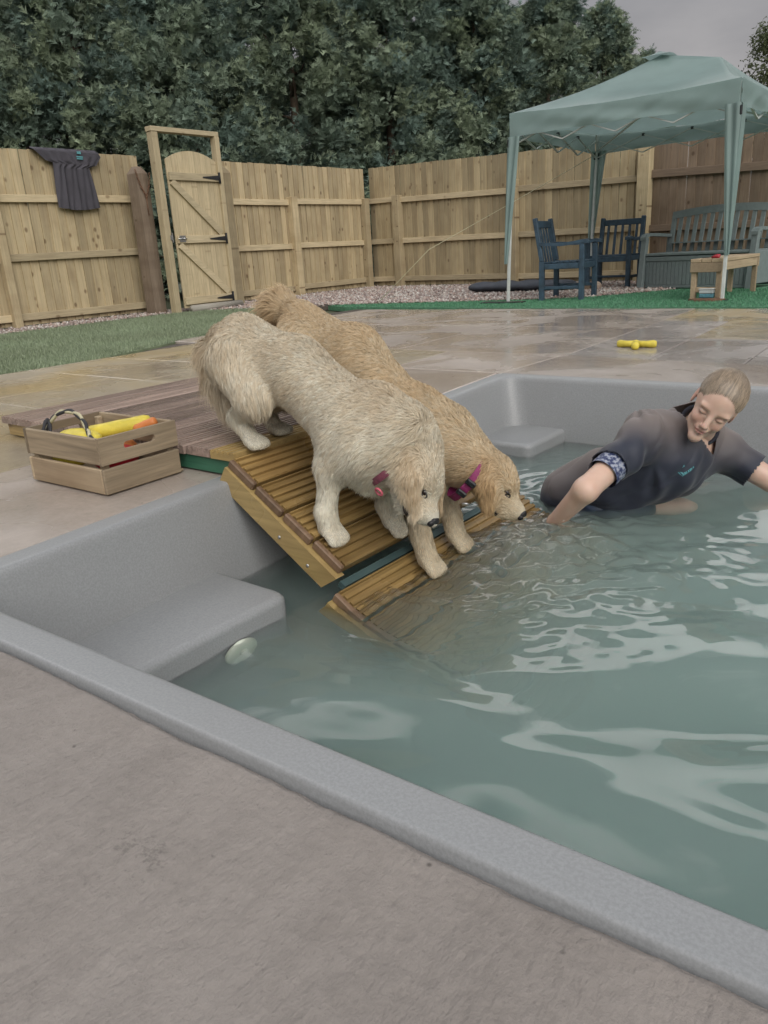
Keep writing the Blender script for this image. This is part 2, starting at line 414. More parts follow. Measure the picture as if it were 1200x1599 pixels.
# ================================================================== GROUND AND PATIO
WZ = -.29                                             # water level
# outline of the pool lip (outer) : slightly out of square as in the real place
PO = [(-1.80, .545), (1.42, .64), (1.42, 3.60), (-2.045, 3.585)]
def inset(poly, d):
    n = len(poly); out = []
    for i in range(n):
        p0 = Vector(poly[i-1]); p1 = Vector(poly[i]); p2 = Vector(poly[(i+1) % n])
        e1 = (p1-p0).normalized(); e2 = (p2-p1).normalized()
        n1 = Vector((-e1.y, e1.x)); n2 = Vector((-e2.y, e2.x)); k = (n1+n2); k = k/(k.dot(n1)); out.append(p1+k*d)
    return out
def rounded(poly, r, n=6):
    out = []
    m_ = len(poly)
    for i in range(m_):
        p0 = Vector(poly[i-1]); p1 = Vector(poly[i]); p2 = Vector(poly[(i+1) % m_])
        a = p1+(p0-p1).normalized()*r; b = p1+(p2-p1).normalized()*r
        for k in range(n+1):
            t = k/n; out.append(tuple(a*(1-t)**2+p1*2*t*(1-t)+b*t*t))
    return out
def ring_sheet(name, outer, hole, z, m):
    """flat sheet with a hole: both convex, bridged by a bmesh fill"""
    bm = bmesh.new()
    ov = [bm.verts.new((x, y, z)) for x, y in outer]; hv = [bm.verts.new((x, y, z)) for x, y in hole]
    es = [bm.edges.new((ov[i-1], ov[i])) for i in range(len(ov))]+[bm.edges.new((hv[i-1], hv[i])) for i in range(len(hv))]
    bmesh.ops.triangle_fill(bm, use_beauty=True, use_dissolve=False, edges=es)
    bmesh.ops.recalc_face_normals(bm, faces=bm.faces)
    for f in bm.faces:
        if f.normal.z < 0: f.normal_flip()
    me = bpy.data.meshes.new(name); bm.to_mesh(me); bm.free()
    return link(name, me, m)
pool_hole = [(-2.0, .48), (1.5, .55), (1.5, 3.68), (-2.12, 3.68)]
g = ring_sheet('ground', [(-400, -200), (400, -200), (400, 600), (-400, 600)], pool_hole, -.06, M['earth']); tag(g, kind='structure')
pat = ring_sheet('patio', [(-6.3, -2.5), (3.2, -2.5), (3.2, 7.3), (-6.3, 7.6)], pool_hole, -.022, M['mortar']); tag(pat, kind='structure')

# near concrete: one big cast slab, finely modelled with gentle waves and a ragged edge against the pool lip
def line_y(x): return .545+(x+1.80)*(.64-.545)/3.22
GX, GY = 340, 200
xs = np.linspace(-3.4, 1.9, GX); P = np.zeros((GX, GY, 3))
rr = np.cumsum(rng.normal(0, 1, GX)); rr = rr-np.linspace(rr[0], rr[-1], GX); rr = rr/(abs(rr).max()+1e-6)*.0022
for i, x in enumerate(xs):
    top = line_y(x)-.0065+rr[i]+.0010*math.sin(x*31+math.sin(x*77)*2)+random.uniform(-.0006, .0006)
    t = np.linspace(0, 1, GY); yy = -1.6+(top+1.6)*(1-(1-t)**1.6)
    P[i, :, 0] = x; P[i, :, 1] = yy
X_, Y_ = P[..., 0], P[..., 1]
P[..., 2] = .0025*np.sin(X_*5+Y_*3)+.0018*np.sin(X_*11-Y_*9+1)+.0012*np.sin(X_*23+np.sin(Y_*17)*1.3)+rng.normal(0, .00045, X_.shape)-.003
edge = (P[:, -1:, 1]-P[..., 1]); P[..., 2] -= np.exp(-(edge/.007)**2)*.009
idx = np.arange(GX*GY).reshape(GX, GY)
F = np.stack([idx[:-1, :-1], idx[1:, :-1], idx[1:, 1:], idx[:-1, 1:]], -1).reshape(-1, 4)
o = link('paving_slab', mesh('paving_slab', P, F, True), M['near_concrete'], pat)
def slab(x0, y0, x1, y1, m, g_=.006, tilt=.0012, quad=None):
    q = quad or [(x0, y0), (x1, y0), (x1, y1), (x0, y1)]
    c = (sum(p[0] for p in q)/4, sum(p[1] for p in q)/4)
    q = inset(q, g_/2)
    dz = random.uniform(-.0015, .0015); tx = random.uniform(-tilt, tilt); ty = random.uniform(-tilt, tilt)
    mb = MB(); n = len(q); r = .004; qi = inset([tuple(p) for p in q], r)
    zt = lambda p: dz+tx*(p[0]-c[0])+ty*(p[1]-c[1])
    v = [(p[0], p[1], -.03) for p in q]+[(p[0], p[1], zt(p)-r) for p in q]+[(p[0], p[1], zt(p)) for p in qi]
    f = [[n*2+i for i in range(n)]]+[[k*n+i, k*n+(i+1) % n, (k+1)*n+(i+1) % n, (k+1)*n+i] for k in (0, 1) for i in range(n)]
    mb.add(v, f); return mb.build('paving_slab', m, pat)
# cast surround: left of the pool, and far side
slab(0, 0, 0, 0, M['wet_concrete'], quad=[(-2.62, .50), (-1.815, .555), (-1.925, 2.05), (-2.70, 2.05)])
slab(0, 0, 0, 0, M['wet_concrete'], quad=[(-2.70, 2.05), (-1.925, 2.05), (-2.07, 3.60), (-2.78, 3.60)])
slab(0, 0, 0, 0, M['wet_concrete'], quad=[(-2.78, 3.60), (-2.05, 3.602), (-2.02, 4.30), (-2.83, 4.30)])
slab(0, 0, 0, 0, M['wet_concrete'], quad=[(-2.05, 3.602), (-.55, 3.602), (-.55, 4.17), (-2.02, 4.30)])
slab(0, 0, 0, 0, M['wet_concrete'], quad=[(-.55, 3.61), (1.5, 3.61), (1.5, 4.07), (-.55, 4.17)])
# grey slabs beyond the far side, right of the joint line
for i in range(7):
    for j in range(3):
        def px(a, y): return -2.0+a*.50-.055*(y-4.2)
        ys = [4.23-.04*0, 5.24, 6.26, 7.28]
        q = []
        for (a, k) in ((i, j), (i+1, j), (i+1, j+1), (i, j+1)):
            y = ys[k]-(.085*(a*.5) if k == 0 else .05*(a*.5)); q.append((px(a, y), y))
        if i in (0, 1) and j in (1, 2): m_ = M['yellow_slab'] if not (i == 0 and j == 1) else M['wet_slab']
        else: m_ = M['wet_slab']
        slab(0, 0, 0, 0, m_, quad=q, tilt=.001)
# brown cast bays between the joint line and the turf, left part
def px2(a, y): return -2.0-a*1.25-.055*(y-4.2)
for i in range(3):
    ys = [4.305, 5.75, 7.29]
    for j in range(2):
        q = [(px2(i+1, ys[j]), ys[j]), (px2(i, ys[j]), ys[j]), (px2(i, ys[j+1]), ys[j+1]), (px2(i+1, ys[j+1]), ys[j+1])]
        slab(0, 0, 0, 0, M['wet_concrete'], quad=q, g_=.004, tilt=.0015)
# sandstone slabs on the left, under and behind the deck
for j, (y0, y1) in enumerate([(-.6, .25), (.25, 1.1), (1.1, 1.95), (1.95, 2.75), (2.75, 3.4), (3.4, 4.3)]):
    off = .25 if j % 2 else 0
    ex = lambda y: -2.62-.0553*(y-.5)
    a = 0
    x1 = None
    while True:
        w_ = .62-(off if a == 0 else 0); q1 = (ex(y1), ex(y0)) if x1 is None else (x1, x1)
        x0 = (ex(y0)-w_) if x1 is None else x1-.62
        if x0 < -5.32: x0 = -5.32
        slab(0, 0, 0, 0, M['yellow_slab'], g_=.012, quad=[(x0, y0), (q1[1], y0), (q1[0], y1), (x0, y1)])
        x1 = x0; a += 1
        if x1 <= -5.31: break

# ------------------------------------------------------------------ pool shell
def shell():
    mb = MB()
    prof = [(-.003, -.05), (-.001, -.003), (.001, .002), (.003, .0045), (.006, .005), (.010, .005), (.035, .0055), (.062, .005), (.067, .0045), (.072, .002), (.077, -.006), (.081, -.022), (.125, -.235), (.135, -.30), (.15, -.6), (.165, -.95), (.20, -.99), (.26, -1.0)]
    rings = []
    for d, z in prof:
        r = rounded([tuple(p) for p in inset(PO, d)], .05+max(0, d)*.6, 8); rings.append([(x, y, z) for x, y in r])
    mb.grid([list(c) for c in zip(*rings)], closed_u=True)
    n = len(rings[-1]); base = len(mb.v); mb.add([(x, y, z) for x, y, z in rings[-1]], [list(range(n))])
    o = mb.build('pool_shell', M['shell']); return o
pool = empty('plunge_pool', (-.3, 2.1, -1.0), 'sunken rectangular grey speckled dog plunge pool with moulded corner seats', 'pool')
sh = shell(); sh.parent = pool; sh.location = -Vector(pool.location)
me = sh.data
def moulded(name, x0, y0, x1, y1, z0, z1, r=.022, rc=.05):
    """block with rounded top edge and rounded plan corners"""
    plan = rounded([(x0, y0), (x1, y0), (x1, y1), (x0, y1)], rc, 6)
    mb = MB(); rings = [[(x, y, z0) for x, y in plan]]
    c = ((x0+x1)/2, (y0+y1)/2)
    for k in range(7):
        a = k/6*PI/2; d = r*(1-math.cos(a)); z = z1-r+r*math.sin(a)
        rings.append([(x+(d if x < c[0] else -d)*min(1, abs(x-c[0])/((x1-x0)*.3)), y+(d if y < c[1] else -d)*min(1, abs(y-c[1])/((y1-y0)*.3)), z) for x, y in plan])
    mb.grid([list(t) for t in zip(*rings)], closed_u=True); n = len(plan); mb.add(rings[-1], [list(range(n))])
    return mb.build(name, M['shell'], pool)
moulded('corner_seat', -2.05, .5, -1.445, 1.362, -1.1, -.232)
moulded('corner_seat', -2.2, 3.10, -1.615, 3.75, -1.1, -.232)
moulded('lower_step', -1.9, .5, -1.22, 1.50, -1.1, -.50, .05)
moulded('underwater_bench', -1.5, 3.0, 1.6, 3.8, -1.1, -.46, .05)
mb = MB(); R_ = Matrix.Rotation(PI/2, 3, 'Y')
for (r0, r1, x0, x1) in ((.052, .050, 0, .008),):
    pts = []
c0 = Vector((-1.441, 1.16, -.340))
mb.tube([c0, c0+Vector((.004, 0, 0)), c0+Vector((.012, 0, 0)), c0+Vector((.015, 0, 0))], [.052, .054, .050, .038], 28)
jet = mb.build('pool_light', M['disc'], pool)
mb = MB(); mb.tube([c0+Vector((.013, 0, 0)), c0+Vector((.020, 0, 0))], [.014, .011], 16); mb.build('screw_cap', M['disc'], jet)

# ------------------------------------------------------------------ water
def water():
    nx, ny = 330, 310
    x = np.linspace(-1.96, 1.30, nx); y = np.linspace(.64, 3.46, ny)
    X, Y = np.meshgrid(x, y, indexing='ij'); Z = np.zeros_like(X)
    r = np.random.default_rng(3)
    cx, cy = -1.22, 1.95
    D = np.hypot(X-cx, Y-cy)
    calm = 1/(1+np.exp(-(X+1.36)*9)); calm = np.maximum(calm, .05)
    # swell: a few long waves, plus chop near the dogs' paws
    for k in range(14):
        a = r.uniform(-.75, .75)-1.05; L = r.uniform(.26, .85); amp = .0031*(L/.4)**1.3; ph = r.uniform(0, 6.28)
        wx = (X*math.cos(a)+Y*math.sin(a))+.07*np.sin(Y*r.uniform(2, 5)+ph)+.06*np.sin(X*r.uniform(2, 6)+ph*2)
        u = 2*PI*wx/L+ph; Z += amp*(np.sin(u)+.14*np.sin(2*u+.6))*calm
    env = np.exp(-((X+1.0)/.38)**2-((Y-2.12)/.52)**2)
    for k in range(22):
        a = r.uniform(0, 6.28); L = r.uniform(.05, .16); amp = .0011*(L/.1); ph = r.uniform(0, 6.28)
        Z += amp*np.sin(2*PI*(X*math.cos(a)+Y*math.sin(a)+.02*np.sin(X*13+ph)+.02*np.sin(Y*11+ph))/L+ph)*env*1.5
    for (rx, ry, am, L, fall) in ((-1.24, 1.80, .005, .055, .22), (-1.24, 2.0, .005, .06, .24), (-1.09, 2.36, .004, .07, .26), (-1.2, 2.7, .003, .08, .3)):
        d = np.hypot(X-rx, Y-ry); Z += am*np.sin(2*PI*d/L)*np.exp(-d/fall)*np.minimum(1, d/.02)
    for k in range(9):      # drips
        rx, ry = r.uniform(-1.42, -1.0), r.uniform(.85, 1.6)
        if k == 0: rx, ry = -1.335, .96
        if k == 1: rx, ry = -1.22, 1.34
        d = np.hypot(X-rx, Y-ry); Z += (.0022 if k < 2 else .0008)*np.sin(2*PI*d/.022)*np.exp(-d/(.035 if k < 2 else .015))
    Z += WZ
    V = np.stack([X, Y, Z], -1).reshape(-1, 3); idx = np.arange(nx*ny).reshape(nx, ny)
    F = np.stack([idx[:-1, :-1], idx[1:, :-1], idx[1:, 1:], idx[:-1, 1:]], -1).reshape(-1, 4).tolist()
    nb = len(V); rim = list(idx[:, 0])+list(idx[-1, 1:])+list(idx[-2::-1, -1])+list(idx[0, -2:0:-1])
    low = np.array([[V[i][0], V[i][1], -1.04] for i in rim]); V = np.vstack([V, low]); n = len(rim)
    for i in range(n): F.append([int(rim[i]), nb+i, nb+(i+1) % n, int(rim[(i+1) % n])])
    F.append([nb+i for i in range(n)][::-1])
    me = bpy.data.meshes.new('water'); me.from_pydata(V.tolist(), [], F)
    sm = np.zeros(len(F), dtype=bool); sm[:(nx-1)*(ny-1)] = True; me.polygons.foreach_set('use_smooth', sm)
    bm = bmesh.new(); bm.from_mesh(me); bmesh.ops.recalc_face_normals(bm, faces=bm.faces); bm.to_mesh(me); bm.free()
    return link('water', me, M['water'])
wat = water(); tag(wat, kind='structure')

# ------------------------------------------------------------------ lawn, gravel, artificial turf
lawn_poly = [(-8.72, 1.0), (-5.33, 1.0), (-5.33, 3.3), (-5.9, 4.95), (-6.75, 6.9), (-7.4, 7.6), (-8.85, 7.0)]
def inpoly(x, y, poly):
    c = np.zeros(x.shape, bool); n = len(poly)
    for i in range(n):
        x0, y0 = poly[i]; x1, y1 = poly[i-1]
        k = ((y0 > y) != (y1 > y)) & (x < (x1-x0)*(y-y0)/((y1-y0) or 1e-9)+x0); c ^= k
    return c
M['soil'] = plain('lawn soil', (.17, .21, .12), .9, .3, 8)
tag(MB().prism(lawn_poly, -.05, -.005).build('lawn_base', M['soil']), kind='structure')
def grass(n=85000):
    x = rng.uniform(-8.75, -5.3, n*2); y = rng.uniform(1.6, 7.6, n*2); k = inpoly(x, y, lawn_poly); x = x[k][:n]; y = y[k][:n]; n = len(x)
    a = rng.uniform(0, 2*PI, n); h = rng.uniform(.018, .042, n); wd = .0035+.002*rng.random(n); ln = rng.normal(0, .012, (n, 2))
    b = np.stack([x, y, np.full(n, -.006)], 1); dx = np.stack([np.cos(a)*wd, np.sin(a)*wd, np.zeros(n)], 1)
    tip = b+np.stack([ln[:, 0], ln[:, 1], h], 1)
    V = np.stack([b-dx, b+dx, tip], 1).reshape(-1, 3)
    base = np.array([.29, .35, .23]); t = rng.random((n, 1)); patch = (.5+.5*np.sin(x*3+np.sin(y*2.3)*2)*np.cos(y*2.1+x))[:, None]
    c = base*(.75+.5*t)*(1-.25*patch)+np.array([.06, .06, .035])*t*patch; c = np.repeat(c, 3, 0)
    return mesh('grass', V, np.arange(n*3).reshape(-1, 3), False, c)
tag(link('grass', grass(), M['grassblade']), 'short wet lawn grass growing left of the pool', 'grass', kind='stuff')
gravel_polys = [[(-9.45, 1.5), (-8.72, 1.5), (-8.84, 7.0), (-7.4, 7.62), (-6.72, 7.9), (-5.37, 8.17), (-4.2, 8.42), (-3.7, 8.75), (-3.15, 9.6), (-3.3, 11.5), (-9.42, 11.75)]]
tag(MB().prism(gravel_polys[0], -.05, -.004).build('gravel_bed', M['mortar']), kind='structure')
def gravel(n=26000):
    x = rng.uniform(-9.45, -3.1, n*2); y = 1.5+10.2*rng.random(n*2); k = inpoly(x, y, gravel_polys[0]); x = x[k][:n]; y = y[k][:n]; n = len(x)
    s = rng.uniform(.012, .026, (n, 1)); base = np.array([[1, 0, 0], [0, 1, 0], [-1, 0, 0], [0, -1, 0], [0, 0, .75], [0, 0, -.7]], float)
    V = base[None]*(1+.35*rng.normal(size=(n, 6, 1)))*s[:, None]*rng.uniform(.7, 1.3, (n, 1, 3))
    a = rng.uniform(0, 6.28, n); c, sn = np.cos(a)[:, None], np.sin(a)[:, None]
    VX = V[..., 0]*c-V[..., 1]*sn; VY = V[..., 0]*sn+V[..., 1]*c
    V = np.stack([VX+x[:, None], VY+y[:, None], V[..., 2]+rng.uniform(0, .02, n)[:, None]], -1).reshape(-1, 3)
    f = np.array([[0, 1, 4], [1, 2, 4], [2, 3, 4], [3, 0, 4], [1, 0, 5], [2, 1, 5], [3, 2, 5], [0, 3, 5]])
    F = (f[None]+np.arange(n)[:, None, None]*6).reshape(-1, 3)
    pal = np.array([[.42, .34, .30], [.33, .27, .25], [.47, .42, .38], [.26, .2, .18], [.38, .28, .24], [.55, .51, .47]])
    c = np.repeat(pal[rng.integers(0, 6, n)]*rng.uniform(.8, 1.15, (n, 1)), 6, 0)
    return mesh('gravel', V, F, False, c)
tag(link('gravel', gravel(), M['stone']), 'pinkish grey gravel strip along the foot of the fences', 'gravel', kind='stuff')
M['turf'] = plain('green artificial turf', (.08, .21, .12), .8, .35, 30, 300, .8)
turf_poly = [(-6.95, 7.75), (-6.5, 7.55), (-4.0, 7.32), (3.2, 7.32), (3.2, 11.4), (-3.32, 11.35), (-3.12, 9.62), (-3.7, 8.72), (-4.2, 8.40), (-5.37, 8.15), (-6.72, 7.88)]
tag(MB().prism(turf_poly, -.05, .006).build('artificial_turf', M['turf']), kind='structure')
def turf(n=26000):
    x = rng.uniform(-6.9, -1.0, n*2); y = rng.uniform(7.3, 9.6, n*2); k = inpoly(x, y, turf_poly); x = x[k][:n]; y = y[k][:n]; n = len(x)
    a = rng.uniform(0, 2*PI, n); b = np.stack([x, y, np.full(n, .005)], 1); dx = np.stack([np.cos(a)*.004, np.sin(a)*.004, np.zeros(n)], 1)
    tip = b+np.stack([rng.normal(0, .006, n), rng.normal(0, .006, n), rng.uniform(.01, .022, n)], 1)
    V = np.stack([b-dx, b+dx, tip], 1).reshape(-1, 3); c = np.repeat(np.array([.10, .26, .15])*rng.uniform(.6, 1.4, (n, 1)), 3, 0)
    return mesh('turf_pile', V, np.arange(n*3).reshape(-1, 3), False, c)
tag(link('turf_pile', turf(), M['grassblade']), 'bright green artificial grass strip under the gazebo', 'turf', kind='stuff')

# ================================================================== FENCES
def feather_mesh(h, flip=False):
    w_ = .1178; v = []
    prof = [(-w_/2, 0), (w_/2, 0), (w_/2, .020), (-w_/2, .006)]      # tapered like feather-edge boards
    if flip: prof = [(-a, b) for a, b in prof][::-1]
    mb = MB(); mb.add([(a, -b, 0) for a, b in prof]+[(a, -b, h) for a, b in prof], [[0, 1, 2, 3], [7, 6, 5, 4], [0, 4, 5, 1], [1, 5, 6, 2], [2, 6, 7, 3], [3, 7, 4, 0]])
    me = bpy.data.meshes.new('board'); me.from_pydata([tuple(p) for p in mb.v], [], mb.f)
    bm = bmesh.new(); bm.from_mesh(me); bmesh.ops.recalc_face_normals(bm, faces=bm.faces); bm.to_mesh(me); bm.free()
    return me
def fence(label, p0, p1, top0, top1, m, mrail, rails, posts, group='boarded fences round the yard', post_m=None, post_w=.10, skip=()):
    p0 = Vector((*p0, 0)); p1 = Vector((*p1, 0)); L = (p1-p0).length; d = (p1-p0)/L; ang = math.atan2(d.y, d.x)
    nrm = Vector((d.y, -d.x, 0))        # towards the yard
    root = empty('wooden_fence', p0, label, 'fence', group)
    me = feather_mesh(1.0, abs(d.y) > .7); me.materials.append(m)
    n = int(round(L/.118))
    for i in range(n):
        s_ = (i+.5)*L/n; p = d*s_; tz = top0+(top1-top0)*s_/L+random.uniform(-.006, .004)
        o = bpy.data.objects.new('board', me); col.objects.link(o); o.parent = root
        o.location = (p.x, p.y, .03); o.rotation_euler = (0, random.uniform(-.004, .004), ang); o.scale = (1, 1, tz-.03)
    for (z, h) in rails:
        a = 0; ends = [0]+sorted([q for q, *_ in posts])+[L]
        for i in range(len(ends)-1):
            s0, s1 = ends[i], ends[i+1]
            if s1-s0 < .12: continue
            if (s0, s1) in skip: continue
            a0 = Vector(p0)+d*(s0+.0)+nrm*.038; a1 = Vector(p0)+d*(s1)+nrm*.038
            z0 = z+(random.uniform(-.012, .012) if top0 > 1.9 else 0)
            zz0 = z0*(top0+(top1-top0)*s0/L)/top0 if z > .3 else z0; zz1 = z0*(top0+(top1-top0)*s1/L)/top0 if z > .3 else z0
            MB().beam(a0+Vector((0, 0, zz0)), a1+Vector((0, 0, zz1+random.uniform(-.01, .01))), .038, h, (0, 0, 1), .004).build('rail', mrail, root)
    for (s_, h, wd) in posts:
        c = p0+d*s_+nrm*.075
        MB().box(c+Vector((-wd/2, -wd/2, -.03)), c+Vector((wd/2, wd/2, h)), .006, R=rotz(ang), c=c).build('post', post_m or M['fence'], root)
    return root
FX = -9.42
RAILS = [(1.475, .085), (.80, .085), (.135, .085)]
fence('long honey coloured board fence on the left with a t-shirt hung over it', (FX-.02, 2.6), (FX, 6.93), 2.012, 2.018, M['fence'], M['fence_rail_y'], RAILS, [(2.24, 1.7, .10), (4.28, 1.54, .09)])
fence('board fence between the gate and the corner with one mid post', (FX-.03, 8.12), (-9.36, 11.62), 2.02, 2.02, M['fence'], M['fence_rail_y'], RAILS, [(1.62, 1.54, .13), (3.42, 1.53, .12)])
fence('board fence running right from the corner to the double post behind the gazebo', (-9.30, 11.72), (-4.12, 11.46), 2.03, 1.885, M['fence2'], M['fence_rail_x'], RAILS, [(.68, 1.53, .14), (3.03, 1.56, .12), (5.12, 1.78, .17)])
fence('darker weathered board fence behind the storage bench', (-4.10, 11.44), (-.6, 11.25), 1.86, 1.70, M['fence_old'], M['rail_old'], [(1.42, .10), (.72, .085), (.12, .085)], [(3.3, 1.6, .12)])

# big brown sleeper posts at the gate
def sleeper(loc, wd, dp, h, m, label):
    mb = MB(); x, y = loc; n = 7; rings = []
    for k in range(n+1):
        z = -.05+(h+.05)*k/n; jx = random.uniform(-.006, .006)
        rings.append([(x-dp/2+jx, y-wd/2, z), (x-dp/2+jx, y+wd/2, z), (x+dp/2+jx*.5, y+wd/2-.01, z), (x+dp/2+.012+jx, y, z), (x+dp/2+jx*.3, y-wd/2+.01, z)])
    rings.append([(x+(a-x)*.45, y+(b-y)*.45, h+.085) for a, b, _ in rings[-1]])
    mb.grid([list(t) for t in zip(*rings)], closed_u=True); mb.add(rings[-1], [[0, 1, 2, 3, 4]])
    mb.sm = [False]*len(mb.f)
    o = mb.build('gate_post', m); tag(o, label, 'gate post', 'heavy posts either side of the gate'); return o
sleeper((-9.13, 6.70), .20, .18, 1.76, M['sleeper'], 'dark brown weathered sleeper post left of the gate with a rusty chain round its top')
sleeper((-9.02, 8.02), .21, .18, 1.80, M['fence2'], 'pale brown sleeper post right of the gate on its hinge side')
# chain looped over the brown post
ch = MB()
cp = [(-8.868, 6.47, 1.80), (-8.862, 6.49, 1.70), (-8.858, 6.52, 1.60), (-8.855, 6.56, 1.52), (-8.853, 6.575, 1.46), (-8.855, 6.60, 1.52), (-8.858, 6.64, 1.60), (-8.862, 6.67, 1.70), (-8.868, 6.69, 1.80)]
M['rust'] = plain('rusty iron', (.16, .085, .05), .8, .4, 40, 80, .5)
cp = [(x-.15, y+.12, z) for x, y, z in cp]
pth = []
for i in range(len(cp)-1):
    for t in (0, .33, .66): pth.append(Vector(cp[i]).lerp(Vector(cp[i+1]), t))
for i in range(len(pth)-1):
    a, b = pth[i], pth[i+1]; m_ = (a+b)/2; t = (b-a).normalized(); u = Vector((1, 0, 0)) if i % 2 else t.cross(Vector((1, 0, 0))).normalized()
    lp = [m_+t*.022*math.cos(q)+u*.010*math.sin(q) for q in [k*PI/4 for k in range(8)]]
    ch.tube(lp, .0045, 5, closed=True)
ch.tube([(-9.003, 6.695, 1.45), (-9.0, 6.692, 1.36), (-9.002, 6.695, 1.25)], .006, 5)
tag(ch.build('chain', M['rust']), 'rusty chain looped round the top of the dark gate post', 'chain')

# gate frame
gf = empty('timber_archway', (-8.78, 7.2, 0), 'pale timber goalpost frame standing round the arched gate', 'gateway')
MB().box((-8.83, 6.70, 0), (-8.72, 6.79, 2.215), .004).build('frame_post', M['gate'], gf)
MB().box((-8.80, 7.70, 0), (-8.70, 7.775, 2.215), .004).build('frame_post', M['gate'], gf)
MB().box((-8.835, 6.69, 2.217), (-8.715, 7.785, 2.275), .004).build('lintel', M['gate_y'], gf)
MB().box((-8.722, 6.795, .90), (-8.715, 6.81, 1.02)).box((-8.73, 6.765, .93), (-8.712, 6.80, .99)).build('latch_keeper', M['steel'], gf)
# gate leaf, hung on the right, a little ajar
gl = empty('garden_gate', (-8.735, 7.70, 0), 'arched pale board gate with diagonal braces and black hinges', 'gate', rz=math.radians(2.0))
Wg = .86
def gtop(s_): return 1.90+.115*(1-((s_-Wg/2)/(Wg/2))**2)
nb_ = 9
for i in range(nb_):
    s0 = i*Wg/nb_+.0015; s1 = (i+1)*Wg/nb_-.0015
    q = [(0, -s0, .06), (0, -s1, .06), (0, -s1, gtop(s1)), (0, -(s0+s1)/2, gtop((s0+s1)/2)), (0, -s0, gtop(s0))]
    mb = MB(); d_ = random.uniform(0, .002); mb.add([(x-.020, y, z) for x, y, z in q]+[(x+d_, y, z) for x, y, z in q], [[0, 1, 2, 3, 4], [9, 8, 7, 6, 5]]+[[k, (k+1) % 5, 5+(k+1) % 5, 5+k] for k in range(5)])
    mb.build('board', M['gate'], gl, local=True)
for z in (1.70, .93, .15):
    MB().box((.003, -Wg+.01, z-.048), (.036, -.01, z+.048), .004).build('gate_rail', M['gate_y'], gl, local=True)
for (z0, z1) in ((1.66, .98), (.885, .20)):
    MB().beam((.018, -Wg+.04, z0-.02), (.018, -.06, z1+.02), .088, .028, (1, 0, 0), .003).build('brace', M['gate_y'], gl, local=True)
for z in (1.70, .93, .15):
    mb = MB(); mb.add([(.039, -.02, z-.03), (.039, -.02, z+.03), (.039, -.30, z+.007), (.039, -.30, z-.007), (.043, -.02, z-.03), (.043, -.02, z+.03), (.043, -.30, z+.007), (.043, -.30, z-.007)], [[0, 1, 2, 3], [7, 6, 5, 4], [0, 4, 5, 1], [1, 5, 6, 2], [2, 6, 7, 3], [3, 7, 4, 0]])
    mb.box((.037, -.02, z-.07), (.045, .015, z+.07)); mb.tube([(.047, .0, z-.07), (.047, .0, z+.07)], .008, 8)
    mb.build('hinge', M['black_metal'], gl, local=True)
mb = MB().box((.037, -Wg+.03, .90), (.044, -Wg+.13, .98)); mb.tube([(.05, -Wg+.0, .94), (.05, -Wg+.15, .94)], .006, 8); mb.ball((.056, -Wg+.1, .94), .014)
mb.build('latch', M['steel'], gl, local=True)
mb = MB(); mb.tube([(-8.62, 6.88, .045), (-8.68, 7.82, .045)], .05, 10); tag(mb.build('timber_log', M['log']), 'grey round log laid on the ground across the foot of the gate', 'log')

# ================================================================== T-SHIRT ON THE FENCE
def tee():
    # front panel as rows of (left, right) in world Y, Z just in front of the boards
    mb = MB(); nu, nv = 54, 40
    P = []
    def body_x(u, z):       # fold relief
        return -9.368+.035+.010*math.sin(u*19+z*3)+.007*math.sin(u*41-z*9)+.012*math.exp(-((u-.28+(2.0-z)*.12)/.035)**2)-.008*math.exp(-((u-.36+(2.0-z)*.1)/.03)**2)
    for i in range(nu+1):
        u = i/nu; row = []
        for j in range(nv+1):
            v = j/nv
            # left edge: sleeve tip at top then in to body; same right
            le = np.interp(v, [0, .20, .22, 1], [5.42, 5.57, 5.66, 5.64]); re = np.interp(v, [0, .10, .27, .28, 1], [6.30, 6.34, 6.25, 6.15, 6.22])
            hem = .03*math.sin(u*PI)
            z = 2.03-v*(.66+hem); y = le+(re-le)*u
            row.append((body_x(u, z)-(.035 if z > 2.015 else 0), y, z))
        P.append(row)
    # goes over the top of the fence and a short way down behind
    for i, r in enumerate(P):
        y = r[0][1]; P[i] = [(-9.465, y+.01, 1.86), (-9.462, y, 1.98), (-9.455, y, 2.035), (-9.43, y, 2.047), (-9.38, y, 2.044)]+r
    mb.grid(P)
    return mb
root = empty('t_shirt', (-9.34, 5.95, 1.37), 'charcoal t-shirt draped over the top of the left fence', 't-shirt')
o = tee().build('cloth', M['shirt_grey'], root)
mb = MB()
for (y0, z0, a, b) in ((6.00, 1.985, .05, .03), (5.985, 1.945, .085, .016), (5.985, 1.925, .085, .012)):
    mb.box((-9.322, y0, z0), (-9.316, y0+a, z0+b))
mb.build('print', M['teal_print'], root)

# ================================================================== DECK AND RAMP
def groove_board(name, L, m, w_=.118, t=.028, parent=None, ends=True):
    """decking board along +Y with rounded ridges on top; origin at its near lower left corner"""
    prof = [(0, 0), (0, t-.004), (.004, t)]
    ng = 4; a = .007; st = (w_-2*a)/ng
    for k in range(ng):
        x = a+k*st; prof += [(x, t), (x+st*.08, t-.009), (x+st*.44, t-.009), (x+st*.52, t)]
    prof += [(w_-.004, t), (w_, t-.004), (w_, 0)]
    n = len(prof)
    v = [(x, 0, z) for x, z in prof]+[(x, L, z) for x, z in prof]
    f = [[i, (i+1) % n, n+(i+1) % n, n+i] for i in range(n)]+[list(range(n)), [n+i for i in range(n)][::-1]]
    me = bpy.data.meshes.new(name); me.from_pydata(v, [], f)
    bm = bmesh.new(); bm.from_mesh(me); bmesh.ops.recalc_face_normals(bm, faces=bm.faces); bm.to_mesh(me); bm.free()
    me.materials.append(m); return me
DZ = .085
